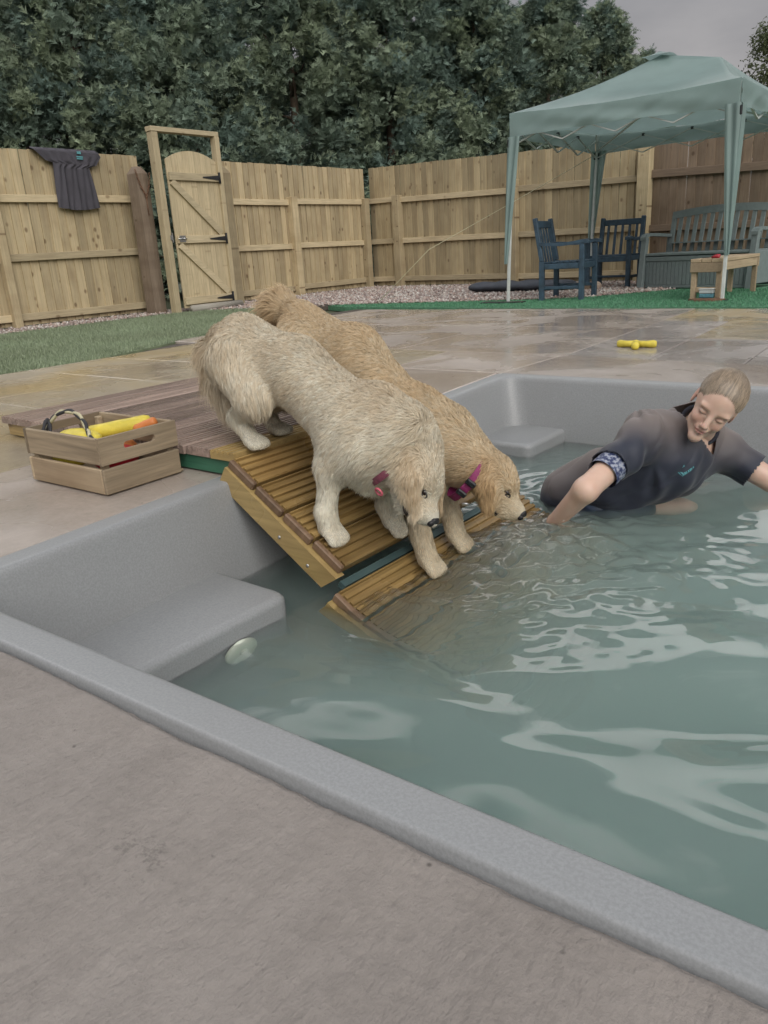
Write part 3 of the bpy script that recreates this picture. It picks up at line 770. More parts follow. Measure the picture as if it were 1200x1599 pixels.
deck = empty('deck_platform', (-2.52, 2.05, 0), 'low weathered grey decking platform beside the pool', 'deck')
me = groove_board('deck_board', 1.04, M['deck'], .1115)
for i in range(12):
    x = -3.245+i*.1205
    o = bpy.data.objects.new('deck_board', me); col.objects.link(o); o.parent = deck
    o.location = Vector((x, 1.528+random.uniform(-.004, .004), DZ-.028+random.uniform(-.001, .001)))-deck.location
    o.rotation_euler = (0, random.uniform(-.003, .003), random.uniform(-.0015, .0015))
me2 = me.copy(); me2.materials.clear(); me2.materials.append(M['ramp_side'])
deck.children[-1].data = me2
MB().box((-3.24, 1.545, .004), (-2.62, 1.58, .055), .003).build('fascia', M['ramp_side'], deck)
MB().box((-2.60, 1.540, .004), (-1.81, 1.575, .054), .003).build('fascia', M['green_timber'], deck)
MB().box((-3.24, 2.50, .004), (-1.81, 2.535, .054), .003).build('joist', M['ramp_side'], deck)
for x in (-3.2, -2.75, -2.3, -1.86): MB().box((x, 1.585, .004), (x+.04, 2.498, .054)).build('joist', M['deck'], deck)

TH = math.radians(33.2); RX = Vector((math.cos(TH), 0, -math.sin(TH))); RN = Vector((math.sin(TH), 0, math.cos(TH)))
RO = Vector((-1.80, 0, .083))          # top surface line of the hinge
def ramp_section(label, s0, nb, y0, y1, drop, sides=.068):
    o0 = RO+RX*s0-RN*drop
    root = empty('ramp_section', o0+Vector((0, (y0+y1)/2, -.05)), label, 'ramp', 'sections of the dog ramp')
    me = groove_board('deck_board', y1-y0, M['ramp'], .116)
    for i in range(nb):
        p = o0+RX*(i*.1265)-RN*(.028+random.uniform(0, .002))+Vector((0, y0+random.uniform(-.006, .004), 0))
        o = bpy.data.objects.new('deck_board', me); col.objects.link(o); o.parent = root
        o.location = p-Vector(root.location); o.rotation_euler = (0, TH+random.uniform(-.004, .004), random.uniform(-.002, .002))
        # a worn end trim on each board
        mb = MB(); mb.box((0, -.020, -.002), (.1165, -.002, .0265), .004)
        e = mb.build('end_block', M['ramp_end'], None); e.parent = root; e.location = o.location; e.rotation_euler = o.rotation_euler
    Ls = nb*.1265
    for y in (y0-.016, y1-.022, (y0+y1)/2):
        mb = MB(); a = o0+RX*.0-RN*.031; b = o0+RX*(Ls)-RN*.031; c = b-RN*sides-RX*.03; d_ = a-RN*sides
        v = [(p.x, y+q, p.z) for q in (-.018, .018) for p in (a, b, c, d_)]
        mb.add(v, [[0, 1, 2, 3], [7, 6, 5, 4], [0, 4, 5, 1], [1, 5, 6, 2], [2, 6, 7, 3], [3, 7, 4, 0]])
        st = mb.build('stringer', M['ramp_side'], root)
        if y < y0:
            for k in (.55, .8):
                c = o0+RX*(Ls*k)-RN*.075+Vector((0, y-.0185, 0)); MB().ball(c, (.006, .003, .006), 8, 5).build('screw', M['steel'], st)
    return root
ramp_section('upper yellow grooved section of the dog ramp, under the paws of the front dog', .012, 4, 1.52, 2.52, 0)
r2 = ramp_section('lower ramp section running down under the water', .012+4*.1265+.032, 6, 1.47, 2.52, .040)
M['bar'] = plain('dull teal metal', (.05, .085, .085), .5)
p = RO+RX*(.012+4*.1265+.018)-RN*.05
tag(MB().beam((p.x, 1.50, p.z), (p.x, 2.54, p.z), .022, .02, RN).build('hinge_bar', M['bar']), 'green bar across the gap between the two ramp sections', 'bar')

# ================================================================== CRATE OF TOYS
cr_ = empty('wooden_crate', (-2.235, 1.352, 0), 'slatted wooden crate full of yellow and red dog toys beside the deck', 'crate', rz=math.radians(1.5))
cw, cd = .190, .130
def cbox(a, b, name, m, bev=.003): return MB().box(a, b, bev).build(name, m, cr_, local=True)
for (z0, z1) in ((.004, .082), (.094, .176)):
    cbox((-cw, -cd-.012, z0), (cw, -cd, z1), 'slat', M['crate'])
    cbox((-cw, cd, z0), (cw, cd+.012, z1), 'slat', M['crate'])
# end slats; the upper ones carry a slot handle
for sx in (1, -1):
    x0, x1 = (cw+.0005, cw+.0125) if sx > 0 else (-cw-.0125, -cw-.0005)
    cbox((x0, -cd-.012, .004), (x1, cd+.012, .082), 'slat', M['crate_y'])
    # upper with a hole: a frame of quads
    mb = MB(); Yo, hy, z0, z1, hz0, hz1 = cd+.012, .047, .094, .176, .128, .150
    hole = []
    for k in range(7): a = -PI/2+PI*k/6; hole.append((hy+.011*math.cos(a)-.0, (hz0+hz1)/2+(hz1-hz0)/2*math.sin(a)))
    for k in range(7): a = PI/2+PI*k/6; hole.append((-hy+.011*math.cos(a), (hz0+hz1)/2+(hz1-hz0)/2*math.sin(a)))
    outer = []
    for (y, z) in hole:
        c = (0, (hz0+hz1)/2); dy, dz_ = y, z-c[1]
        if y > 0: outer.append((Yo, z0+(z1-z0)*(len([1 for q in outer if q[0] > 0])/6)))
        else: outer.append((-Yo, z1-(z1-z0)*(len([1 for q in outer if q[0] < 0])/6)))
    nh = len(hole); v = []; 
    for x in (x0, x1): v += [(x, y, z) for y, z in outer]+[(x, y, z) for y, z in hole]
    f = []
    for k in range(nh):
        k2 = (k+1) % nh; f += [[k, k2, nh+k2, nh+k], [2*nh+k, 3*nh+k, 3*nh+k2, 2*nh+k2], [nh+k, nh+k2, 3*nh+k2, 3*nh+k], [k, 2*nh+k, 2*nh+k2, k2]]
    mb.add(v, f); mb.build('slat', M['crate_y'], cr_, local=True)
for sx in (-1, 1):
    for sy in (-1, 1): cbox((sx*(cw-.022), sy*(cd-.022), .004), (sx*(cw-.0005), sy*(cd-.0005), .165), 'corner_block', M['crate'])
for k in range(4): cbox((-cw, -cd+.004+k*.074, .002), (cw, -cd+.068+k*.074, .011), 'base_slat', M['crate'])
def CR(x, y, z):
    a = math.radians(1.5); return Vector((-2.235+x*math.cos(a)-y*math.sin(a), 1.352+x*math.sin(a)+y*math.cos(a), z))
def dummy(name, p, q, r, m, label):
    p = Vector(p); q = Vector(q); pts = [p.lerp(q, t) for t in (0, .03, .1, .3, .5, .7, .9, .97, 1)]; rad = [r*.35, r*.8, r, r*.97, r, r*.97, r, r*.8, r*.35]
    o = MB().tube(pts, rad, 18).build(name, m); tag(o, label, 'dog toy'); return o
dummy('training_dummy', CR(-.03, -.03, .145), CR(.14, .10, .175), .026, M['yellow'], 'yellow cylindrical training dummy lying on top in the crate')
o = dummy('float_toy', CR(.115, .050, .155), CR(.178, .090, .182), .016, M['orange'], 'orange tapered toy end poking over the crate corner')
# yellow flattened float, nearest the front
mb = MB(); mb.ball(CR(-.005, -.070, .148), (.088, .042, .028), 22, 12, R=rotz(.20)); o = mb.build('floating_disc', M['yellow']); tag(o, 'pale yellow flattened rubber float at the front of the crate', 'dog toy')
mb = MB(); mb.ball(CR(-.10, -.055, .08), (.07, .05, .045), 16, 10, R=rotz(.2)); tag(mb.build('rubber_ball', M['yellow']), 'yellow ball seen through the gap of the front slats', 'ball')
mb = MB(); mb.ball(CR(.115, -.03, .085), (.055, .075, .04), 16, 10); tag(mb.build('rubber_toy', M['red']), 'red toy seen through the gap in the crate end', 'dog toy')
mb = MB(); mb.ball(CR(-.02, .07, .07), (.08, .06, .05), 14, 8); tag(mb.build('rubber_bone', M['orange']), 'orange toy buried at the back of the crate', 'dog toy')
# slip lead: black and cream rope looping out of the crate
def rope(pts, r, m1, m2, name, label):
    P = [Vector(p) for p in pts]; sm = []
    for i in range(len(P)-1):
        p0 = P[max(i-1, 0)]; p1 = P[i]; p2 = P[i+1]; p3 = P[min(i+2, len(P)-1)]
        for k in range(8):
            t = k/8; sm.append(.5*((2*p1)+(-p0+p2)*t+(2*p0-5*p1+4*p2-p3)*t*t+(-p0+3*p1-3*p2+p3)*t**3))
    sm.append(P[-1]); root = empty(name, sm[0], label, 'dog lead')
    for s_, m_ in ((0, m1), (PI, m2)):
        q = [p+Vector((math.cos(i*.45+s_), math.sin(i*.45+s_)*.5, math.sin(i*.45+s_)))*r*.45 for i, p in enumerate(sm)]
        MB().tube(q, r*.8, 8).build('cord', m_, root)
    return root
M['rope_black'] = plain('black rope', (.03, .03, .035), .7, .4, 200, 500, .6)
M['rope_cream'] = plain('cream rope', (.5, .46, .3), .7, .25, 200, 500, .6)
rope([CR(-.16, -.09, .10), CR(-.165, -.085, .15), CR(-.15, -.075, .185), CR(-.115, -.06, .215), CR(-.06, -.05, .222), CR(0, -.055, .205), CR(.045, -.07, .175), CR(.085, -.09, .162), CR(.12, -.10, .14)], .007, M['rope_black'], M['rope_cream'], 'slip_lead', 'black and cream striped rope lead looping out of the crate')
rope([CR(-.165, -.10, .13), CR(-.14, -.11, .165), CR(-.15, -.085, .195), CR(-.13, -.09, .17), CR(-.10, -.115, .135)], .006, M['rope_black'], M['rope_black'], 'slip_lead', 'black rope end knotted at the left corner of the crate')

# ================================================================== TOY ON THE PATIO
mb = MB(); c = Vector((-1.735, 4.69, .022))
for a in (math.radians(182), math.radians(12), math.radians(-72)):
    d_ = Vector((math.cos(a), math.sin(a), 0)); L = .12 if a < 3 and a > 0 else .115
    pts = [c, c+d_*L*.5, c+d_*L*.85, c+d_*L*.98, c+d_*L]; mb.tube(pts, [.022, .019, .024, .018, .006], 14)
mb.ball(c, .026); o = mb.build('fetch_toy', M['yellow']); tag(o, 'bright yellow three armed rubber toy lying on the wet slabs', 'dog toy')

# ================================================================== GARDEN CHAIRS
def chair(label, loc, rz, group='dark blue garden armchairs'):
    root = empty('garden_armchair', loc, label, 'chair', group, rz)
    m = M['chair']; W_, D_ = .60, .50; t = .055
    def B(name, a, b, bev=.005, **k): return MB().box(a, b, bev, **k).build(name, m, root, local=True)
    for s in (-1, 1):
        x0 = s*W_/2-(t/2)*1; x0 = s*(W_/2-t/2)
        B('leg', (x0-t/2, D_/2-t, 0), (x0+t/2, D_/2, .585))
        MB().beam((x0, -D_/2+t/2, 0), (x0, -D_/2+t/2, .42), t, t, (0, 1, 0), .004).build('leg', m, root, local=True)
        MB().beam((x0, -D_/2+t/2, .421), (x0, -D_/2-.055, .875), t, t*.85, (0, 1, 0), .006).build('back_post', m, root, local=True)
        # curved armrest
        q = [(x0, -D_/2-.0, .60), (x0, -D_/2+.12, .592), (x0, 0, .585), (x0, .14, .598), (x0, D_/2-.02, .612), (x0, D_/2+.045, .60)]
        mb = MB()
        rows = [[(x0-.032, y, z+.022), (x0+.032, y, z+.022), (x0+.032, y, z-.012), (x0-.032, y, z-.012)] for _, y, z in q]
        mb.grid([list(c) for c in zip(*rows)], closed_u=True); mb.add(rows[0], [[0, 1, 2, 3]]); mb.add(rows[-1], [[3, 2, 1, 0]]); mb.sm = [False]*len(mb.f)
        mb.build('armrest', m, root, local=True)
        B('side_rail', (x0-.015, -D_/2+t, .335), (x0+.015, D_/2-t, .395)); B('stretcher', (x0-.012, -D_/2+t, .12), (x0+.012, D_/2-t, .155))
    B('front_rail', (-W_/2+t, D_/2-.04, .33), (W_/2-t, D_/2-.015, .395)); B('back_rail', (-W_/2+t, -D_/2+.01, .345), (W_/2-t, -D_/2+.04, .41))
    B('cross_stretcher', (-W_/2+t, .0, .125), (W_/2-t, .03, .155))
    MB().box((-W_/2+t, -D_/2-.065, .775), (W_/2-t, -D_/2-.035, .85), .005).build('top_rail', m, root, local=True)
    for k in range(5):
        x = -.19+k*.095; MB().beam((x, -D_/2+.02, .41), (x, -D_/2-.05, .78), .032, .016, (0, 1, 0)).build('back_slat', m, root, local=True)
    for k in range(6):
        y = -D_/2+.055+k*.072; B('seat_slat', (-W_/2+t+.001, y, .398), (W_/2-t-.001, y+.055, .414), .003)
    return root
chair('dark blue garden armchair in side view, nearer the pool', (-3.955, 8.50, .004), math.radians(-90+9))
chair('dark blue garden armchair facing the pool, further back beside the bench', (-4.17, 10.33, .004), math.radians(182))

# ================================================================== STORAGE BENCH
bn = empty('storage_bench', (-2.88, 9.98, .004), 'grey green slatted back storage bench against the dark fence', 'bench', rz=math.radians(-15))
mB = M['bench']; W_ = 1.50; 
def BB(name, a, b, bev=.006): return MB().box(a, b, bev).build(name, mB, bn, local=True)
for k in range(26):
    x = -.66+k*.0508; BB('front_panel_rib', (x, -.262, .045), (x+.046, -.252, .315), .003)
BB('front_panel', (-.66, -.2515, .03), (.66, -.23, .33)); BB('front_rail', (-.665, -.268, .32), (.665, -.235, .375)); BB('base_rail', (-.66, -.262, .01), (.66, -.24, .044))
BB('seat_lid', (-.668, -.275, .385), (.668, .20, .415)); BB('box_back', (-.66, .20, .02), (.66, .225, .40)); 
for s in (-1, 1):
    x = s*.70
    MB().beam((x, -.30, 0), (x+s*-.0, -.235, .60), .075, .06, (0, 1, 0), .006).build('leg', mB, bn, local=True)
    MB().beam((x, .24, 0), (x, .30, .60), .07, .06, (0, 1, 0), .006).build('leg', mB, bn, local=True)
    BB('side_panel', (x-.012, -.22, .05), (x+.012, .21, .40))
    q = [(-.28, .585), (-.25, .615), (-.18, .632), (0, .625), (.15, .615), (.26, .61)]
    rows = [[(x-.042, y, z+.02), (x+.042, y, z+.02), (x+.042, y, z-.015), (x-.042, y, z-.015)] for y, z in q]
    mb = MB(); mb.grid([list(c) for c in zip(*rows)], closed_u=True); mb.add(rows[0], [[0, 1, 2, 3]]); mb.add(rows[-1], [[3, 2, 1, 0]]); mb.sm = [False]*len(mb.f); mb.build('armrest', mB, bn, local=True)
# back: arched top rail and slats leaning back
def top_z(x): return .885+.045*(1-(x/.7)**2)
mb = MB(); rows = []
for k in range(17):
    x = -.70+k*1.4/16; z = top_z(x); rows.append([(x, .30+.0, z-.085), (x, .325, z-.085), (x, .345, z), (x, .315, z)])
mb.grid([list(c) for c in zip(*rows)], closed_u=True); mb.add(rows[0], [[0, 1, 2, 3]]); mb.add(rows[-1], [[3, 2, 1, 0]]); mb.sm = [False]*len(mb.f); mb.build('top_rail', mB, bn, local=True)
for s in (-1, 1): MB().beam((s*.66, .235, .41), (s*.675, .325, .83), .06, .03, (0, 1, 0), .004).build('back_post', mB, bn, local=True)
for k in range(12):
    x = -.575+k*.1045; MB().beam((x, .235, .415), (x, .318, top_z(x)-.08), .052, .018, (0, 1, 0), .003).build('back_slat', mB, bn, local=True)
MB().beam((-.64, .262, .52), (.64, .262, .52), .20, .012, (0, 0, 1)).build('back_panel', mB, bn, local=True)

# ================================================================== LOW WOODEN TABLE
tb = empty('low_table', (-2.30, 8.62, .006), 'low pale timber table with plank top in front of the bench', 'table', rz=math.radians(-4))
mT = M['table']; Wt, Lt, Ht = .30, 1.10, .385
def TB(name, a, b, m=mT, bev=.004): return MB().box(a, b, bev).build(name, m, tb, local=True)
for sx in (-1, 1):
    for sy in (-1, 1): TB('leg', (sx*(Wt/2-.045)-.025*0-(.045 if sx > 0 else 0)+.0, sy*(Lt/2-.045), 0), (sx*(Wt/2-.045)+(0 if sx > 0 else .045), sy*(Lt/2-.005)*1.0, Ht-.045)) if False else TB('leg', ((Wt/2-.055) if sx > 0 else -Wt/2+.005, (Lt/2-.055) if sy > 0 else -Lt/2+.022, 0), ((Wt/2-.005) if sx > 0 else -Wt/2+.055, (Lt/2-.022) if sy > 0 else -Lt/2+.067, Ht-.036))
for k in range(3): TB('plank', (-Wt/2+k*.102, -Lt/2, Ht-.034), (-Wt/2+.096+k*.102, Lt/2, Ht))
TB('end_apron', (-Wt/2, -Lt/2, Ht-.125), (Wt/2, -Lt/2+.02, Ht-.036), M['ramp_side'] if False else mT); TB('end_apron', (-Wt/2, Lt/2-.02, Ht-.125), (Wt/2, Lt/2, Ht-.036))
for s in (-1, 1): TB('side_apron', (s*(Wt/2)-(.004 if s > 0 else -.004), -Lt/2+.068, Ht-.115), (s*(Wt/2-.02), Lt/2-.056, Ht-.037))
TB('stretcher', (-Wt/2+.056, -Lt/2+.03, .07), (Wt/2-.056, -Lt/2+.05, .12))
# things on and under it
t1 = empty('garden_secateurs', (-2.325, 8.16, .395), 'red handled tool lying on the near end of the low table', 'tool')
MB().tube([(-2.31, 8.16, .402), (-2.27, 8.165, .412), (-2.24, 8.175, .414)], [.010, .016, .012], 8).tube([(-2.31, 8.15, .402), (-2.27, 8.14, .405), (-2.235, 8.14, .402)], [.010, .014, .012], 8).build('handle', M['red'], t1)
MB().beam((-2.31, 8.155, .401), (-2.40, 8.15, .398), .022, .006).build('blade', M['black_metal'], t1)
bx_ = empty('lidded_tub', (-2.30, 8.10, .012), 'small clear tub with blue contents under the near end of the table', 'tub')
MB().box((-2.375, 8.04, .03), (-2.245, 8.125, .068), .006).build('lower_body', M['box_blue'], bx_); MB().box((-2.377, 8.038, .070), (-2.243, 8.127, .105), .006).build('upper_body', M['box_plastic'], bx_); MB().box((-2.382, 8.033, .107), (-2.238, 8.132, .117), .003).build('lid', M['white_metal'], bx_)
tag(MB().prism([(-2.44+.19*(1+math.cos(a))*.9-.02, 8.0+.09*math.sin(a)) for a in [k*PI/12 for k in range(24)]], .006, .026).build('foot_weight', M['rust']), 'flat brown weight at the foot of the near right gazebo leg', 'weight')
tag(MB().box((-4.72, 7.86, .006), (-4.22, 7.98, .022), .004, R=rotz(.10)).build('base_plank', M['black_plastic']), 'dark flat plank at the foot of the near left gazebo leg', 'plank')

# ================================================================== ROLLED MAT, BITS BEHIND THE CHAIR
mb = MB(); rows = []
for k in range(40):
    t = k/39; x = -5.95+1.5*t; y = 9.62+.18*t; e = min(1, math.sqrt(max(0, 1-(2*t-1)**8)))*(.92+.08*math.sin(t*23))
    ring = []
    for q in range(16):
        a = 2*PI*q/16; ring.append((x, y+.21*e*math.cos(a), .085+.075*e*math.sin(a)*(1+.12*math.sin(t*31+a*2))))
    rows.append(ring)
mb.grid([list(c) for c in zip(*rows)], closed_u=True); mb.add(rows[0], [list(range(16))]); mb.add(rows[-1], [list(range(16))])
tag(mb.build('garden_cushion', M['cushion']), 'long slate grey quilted cushion lying on the gravel by the right fence', 'cushion')
mb = MB().box((-4.75, 9.75, .0), (-4.30, 9.98, .10), .012, R=Matrix.Rotation(.12, 3, 'Y') @ rotz(.3)); tag(mb.build('timber_offcut', M['fence_old']), 'grey timber offcut on the gravel behind the side view chair', 'timber')
mb = MB().ball((-4.22, 9.9, .05), (.075, .06, .06), 10, 7); tag(mb.build('pale_rock', plain('pale rock', (.42, .32, .25), .8, .3, 20, 30, .8)), 'rounded pinkish rock on the gravel between the chairs', 'rock')

# ================================================================== GAZEBO
gz_ = empty('gazebo', (-3.3, 9.27, 0), 'green pop-up gazebo with white legs and sagging roof on the artificial turf', 'gazebo')
GA, GB, GC, GD = Vector((-4.42, 8.02, 1.93)), Vector((-2.13, 8.02, 1.90)), Vector((-2.05, 10.45, 1.90)), Vector((-4.53, 10.5, 1.90))
R1, R2 = Vector((-3.30, 9.27, 2.44)), Vector((-2.66, 9.2, 2.30))
def fab(f, nu, nv, th=0):
    return [[f(i/nu, j/nv) for j in range(nv+1)] for i in range(nu+1)]
def panel(a, b, r1, r2, sag):
    """eave a-b up to ridge r1-r2"""
    def f(u, v):
        e = a.lerp(b, u); r = r1.lerp(r2, u); p = e.lerp(r, v)
        s = math.sin(PI*v)*sag*(1+.5*math.sin(PI*u)) + math.sin(PI*u)*.035*(1-v)
        p = p-Vector((0, 0, s)); p.z += .006*math.sin(u*23+v*4)*(1-v)*math.sin(PI*u)
        return tuple(p)
    return f
mb = MB()
for (a, b, r, s) in ((GA, GB, R1, R2), (GB, GC, R2, R2), (GC, GD, R2, R1), (GD, GA, R1, R1)):
    mb.grid(fab(panel(a, b, r, s, .05), 26, 16))
roof = mb.build('roof_cloth', M['canopy'], gz_)
bm = bmesh.new(); bm.from_mesh(roof.data); bmesh.ops.remove_doubles(bm, verts=bm.verts, dist=.0015); bm.to_mesh(roof.data); bm.free()
for k, (a, b) in enumerate(((GA, GB), (GB, GC), (GC, GD), (GD, GA))):
    out = Vector(((b-a).y, -(b-a).x, 0)).normalized()
    def val(u, v):
        p = a.lerp(b, u); dip = math.sin(PI*u)*.035
        hgt = .235+.02*math.sin(u*PI)*0
        z = p.z-dip-v*(hgt-.055*math.sin(PI*u))
        w1 = (.010*math.sin(u*31+v*5)+.014*math.sin(u*13-v*6+k)+.006*math.sin(u*57+v*9))*v*math.sin(PI*u)**.5 if 0 < u < 1 else 0
        q = p+out*(.012+w1+.02*v*math.sin(PI*u)); return (q.x, q.y, z)
    MB().grid(fab(val, 60, 10)).build('valance', M['canopy'], gz_)
# raised vent cap on the ridge
mb = MB(); mb.grid(fab(lambda u, v: tuple(R1+Vector(((u-.5)*.30-.02, (v-.5)*.26, -.012+.05*(1-abs(v-.5)*2)*(1-abs(u-.5)*1.6)))), 8, 4)); mb.build('vent_cap', M['canopy'], gz_)
legs = [(-4.42, 8.02, -4.46), (-2.13, 8.02, -2.15), (-2.09, 10.42, -2.05), (-4.50, 10.45, -4.56)]
for (lx, ly, fx) in legs:
    lg = MB().beam((fx, ly, .01), (lx+.02*(1 if lx < -3 else -1), ly+.02*(1 if ly < 9 else -1), 1.88), .030, .030, (0, 1, 0), .003).build('leg', M['white_metal'], gz_)
    MB().box((fx-.05, ly-.05, .006), (fx+.05, ly+.05, .016)).build('foot_plate', M['black_metal'], lg)
    MB().box((lx-.028, ly-.028, 1.60), (lx+.028, ly+.028, 1.68), .006).build('slider', M['black_plastic'], lg)
# tapering corner curtains
for (lx, ly, sx, sy, fx) in ((-4.42, 8.02, 1, 1, -4.46), (-2.13, 8.02, -1, 1, -2.15), (-4.50, 10.45, 1, -1, -4.56)):
    def cur(u, v):
        # u 0..1 around the corner (outer faces), v down
        wd = .115*(1-v)**.9+.035; t = (u-.5)*2; f_ = .012*math.sin(u*22+v*3)*(1-v*.5)
        cx_ = lx+(fx-lx)*v; z = 1.70-v*1.28
        if t < 0: p = (cx_-.028*sx, ly-.028*sy+(-t)*wd*sy*.8, z); p = (p[0]-f_*sx, p[1], z)
        else: p = (cx_-.028*sx+t*wd*sx, ly-.028*sy-f_*sy, z)
        return p
    MB().grid(fab(cur, 30, 26)).build('corner_curtain', M['canopy'], gz_)
# scissor trusses on each side
def truss(a, b, z=1.66):
    a = Vector(a); b = Vector(b); n = 4
    for i in range(n):
        p = a.lerp(b, i/n); q = a.lerp(b, (i+1)/n); hi, lo = 1.82, 1.62
        for (z0, z1) in ((hi, lo), (lo, hi)):
            MB().beam((p.x, p.y, z0), (q.x, q.y, z1), .022, .010, (0, 0, 1)).build('truss_bar', M['white_metal'], gz_)
        if i: MB().box((p.x-.014, p.y-.014, 1.805), (p.x+.014, p.y+.014, 1.835)).build('joint', M['black_plastic'], gz_)
truss((-4.40, 8.05, 0), (-2.16, 8.05, 0)); truss((-2.14, 8.05, 0), (-2.09, 10.40, 0)); truss((-4.42, 8.05, 0), (-4.50, 10.42, 0)); truss((-4.48, 10.43, 0), (-2.1, 10.40, 0))
for c in ((-4.40, 8.05), (-2.15, 8.05), (-2.1, 10.4), (-4.48, 10.43)):
    MB().beam((*c, 1.70), (-3.2, 9.25, 2.05), .022, .012).build('roof_strut', M['white_metal'], gz_)
MB().beam((-3.2, 9.25, 1.95), (-3.2, 9.25, 2.39), .03, .03, (0, 1, 0)).build('centre_pole', M['white_metal'], gz_)
mb = MB(); mb.tube([(-4.50, 10.42, 1.66), (-5.1, 9.4, 1.15), (-5.75, 8.35, .62), (-6.25, 7.9, .02)], .004, 5); tag(mb.build('guy_rope', M['rope_cream']), 'thin white guy rope slanting down from the far gazebo corner', 'rope')

# ================================================================== HEDGE OF CONIFERS
def crown_mesh(seed, H, Rw, n_spray, per=9):
    """feathery upright sprays spread through a tapering crown; z 0..1*H"""
    r = np.random.default_rng(seed)
    # boughs: clusters on the surface
    nb = 330; t = r.random(nb)**.85; zb = .04*H+t*.96*H; a = r.uniform(0, 2*PI, nb)
    rad = Rw*np.clip((1-t)**.42*(1.0-.15*t), .04, 1)*(1+.18*np.sin(a*3+t*9)+.12*r.normal(size=nb)); rad *= np.where(t < .08, .8, 1)
    i = r.integers(0, nb, n_spray); f = r.random(n_spray)**.25
    ca, sa = np.cos(a[i]), np.sin(a[i])
    base = np.stack([ca*rad[i]*f, sa*rad[i]*f, zb[i]+(f-.6)*.42], 1)+r.normal(0, 1, (n_spray, 3))*np.array([.12, .12, .15])*(.6+.4*(1-t[i]))[:, None]
    out = np.stack([ca*.5, sa*.5, np.full(n_spray, .45)], 1)+r.normal(0, .50, (n_spray, 3)); out /= np.linalg.norm(out, axis=1)[:, None]
    side = np.cross(out, np.stack([ca, sa, np.full(n_spray, .4)], 1)+r.normal(0, .45, (n_spray, 3))); side /= np.linalg.norm(side, axis=1)[:, None]
    L = r.uniform(.09, .21, n_spray)
    V = []; 
    for k in range(per):
        s = k/(per-1); sg = 1 if k % 2 else -1
        c = base+out*(L*s)[:, None]-np.array([0, 0, 1])*(L*.30*s*s)[:, None]
        ln = (L*(.40*(1-s)+.12))[:, None]
        tip = c+side*sg*ln*.8+out*ln*.9+r.normal(0, .012, (n_spray, 3))
        w_ = (.0125*(1-s)+.0075)
        V.append(np.stack([c-out*w_, c+out*w_*1.4, tip], 1))
    V = np.stack(V, 1); V = V.reshape(-1, 3)
    F = np.arange(len(V)).reshape(-1, 3)
    g_ = r.random((n_spray, 1)); br = np.clip(.68+.35*g_+.25*r.normal(size=(n_spray, 1))*.5, .35, 1.3)
    tone = r.random(nb)[i][:, None]
    c = (np.array([.155, .225, .195])*(1-tone)+np.array([.29, .35, .23])*tone)*br
    return mesh('crown', V, F, False, np.repeat(c, per*3, 0))
crowns = [crown_mesh(11+k, 7.2, 1.55, 30000) for k in range(3)]
for c in crowns: c.materials.append(M['leaf'])
def trunk_mesh(H):
    mb = MB(); pts = [(0, 0, -.05), (.02, .01, H*.2), (-.02, .02, H*.5), (.0, 0, H*.93)]; mb.tube(pts, [.15, .12, .08, .015], 8)
    for k in range(14):
        a = k*2.4; z = H*(.08+.06*k); l = 1.1*(1-.055*k); mb.tube([(0, 0, z), (math.cos(a)*l*.6, math.sin(a)*l*.6, z+.15), (math.cos(a)*l, math.sin(a)*l, z+.45)], [.03, .02, .006], 5)
    return mb
tk = trunk_mesh(7.0).build('trunk', M['bark']); tkm = tk.data; bpy.data.objects.remove(tk)
TREES = [(-17.59, 6.88, 7.20, 1.70, 'dense dark green conifer at the left edge behind the long fence'),
         (-15.39, 7.89, 6.80, 1.45, 'dense dark green conifer rising behind the hung t-shirt'),
         (-14.73, 9.76, 6.90, 1.60, 'dense dark green conifer directly left of the gate frame'),
         (-12.52, 10.52, 6.50, 1.50, 'dense dark green conifer rising behind the arched gate'),
         (-11.72, 12.50, 6.60, 1.65, 'dense dark green conifer behind the fence right of the gate'),
         (-10.35, 13.83, 6.15, 1.50, 'dense dark green conifer right behind the fence corner'),
         (-9.27, 15.35, 5.80, 1.50, 'dense dark green conifer behind the fence post right of the corner'),
         (-8.43, 16.95, 5.45, 1.45, 'dense dark green conifer behind the near left gazebo leg'),
         (-7.80, 18.26, 5.15, 1.30, 'dense dark green conifer with its tip showing beside the sky above the gazebo roof'),
         (-7.36, 19.69, 4.40, 1.00, 'dense dark green conifer lowest of the row, dipping to the gazebo roof'),
         (-18.67, 10.81, 7.60, 1.70, 'dense dark green conifer in the second row behind the t-shirt end of the fence'),
         (-16.59, 12.56, 7.40, 1.70, 'dense dark green conifer in the second row left of the gate'),
         (-15.08, 14.27, 7.30, 1.70, 'dense dark green conifer in the second row behind the gate'),
         (-13.51, 16.17, 7.00, 1.70, 'dense dark green conifer in the second row behind the fence corner'),
         (-11.96, 18.05, 6.50, 1.70, 'dense dark green conifer in the second row left of the gazebo'),
         (-10.65, 19.74, 5.90, 1.70, 'dense dark green conifer in the second row behind the gazebo leg')]
def conifer(i, x, y, h, wd, label):
    root = empty('conifer_tree', (x, y, 0), label, 'tree', 'tall conifers in the hedge behind the fences', rz=i*1.3)
    for nm, me_ in (('crown', crowns[i % 3]), ('trunk', tkm)):
        o = bpy.data.objects.new(nm, me_); col.objects.link(o); o.parent = root; o.scale = (wd/1.55, wd/1.55, h/7.2)
    return root
for i, (x, y, h, wd, lb) in enumerate(TREES): conifer(i, x, y, h, wd, lb)
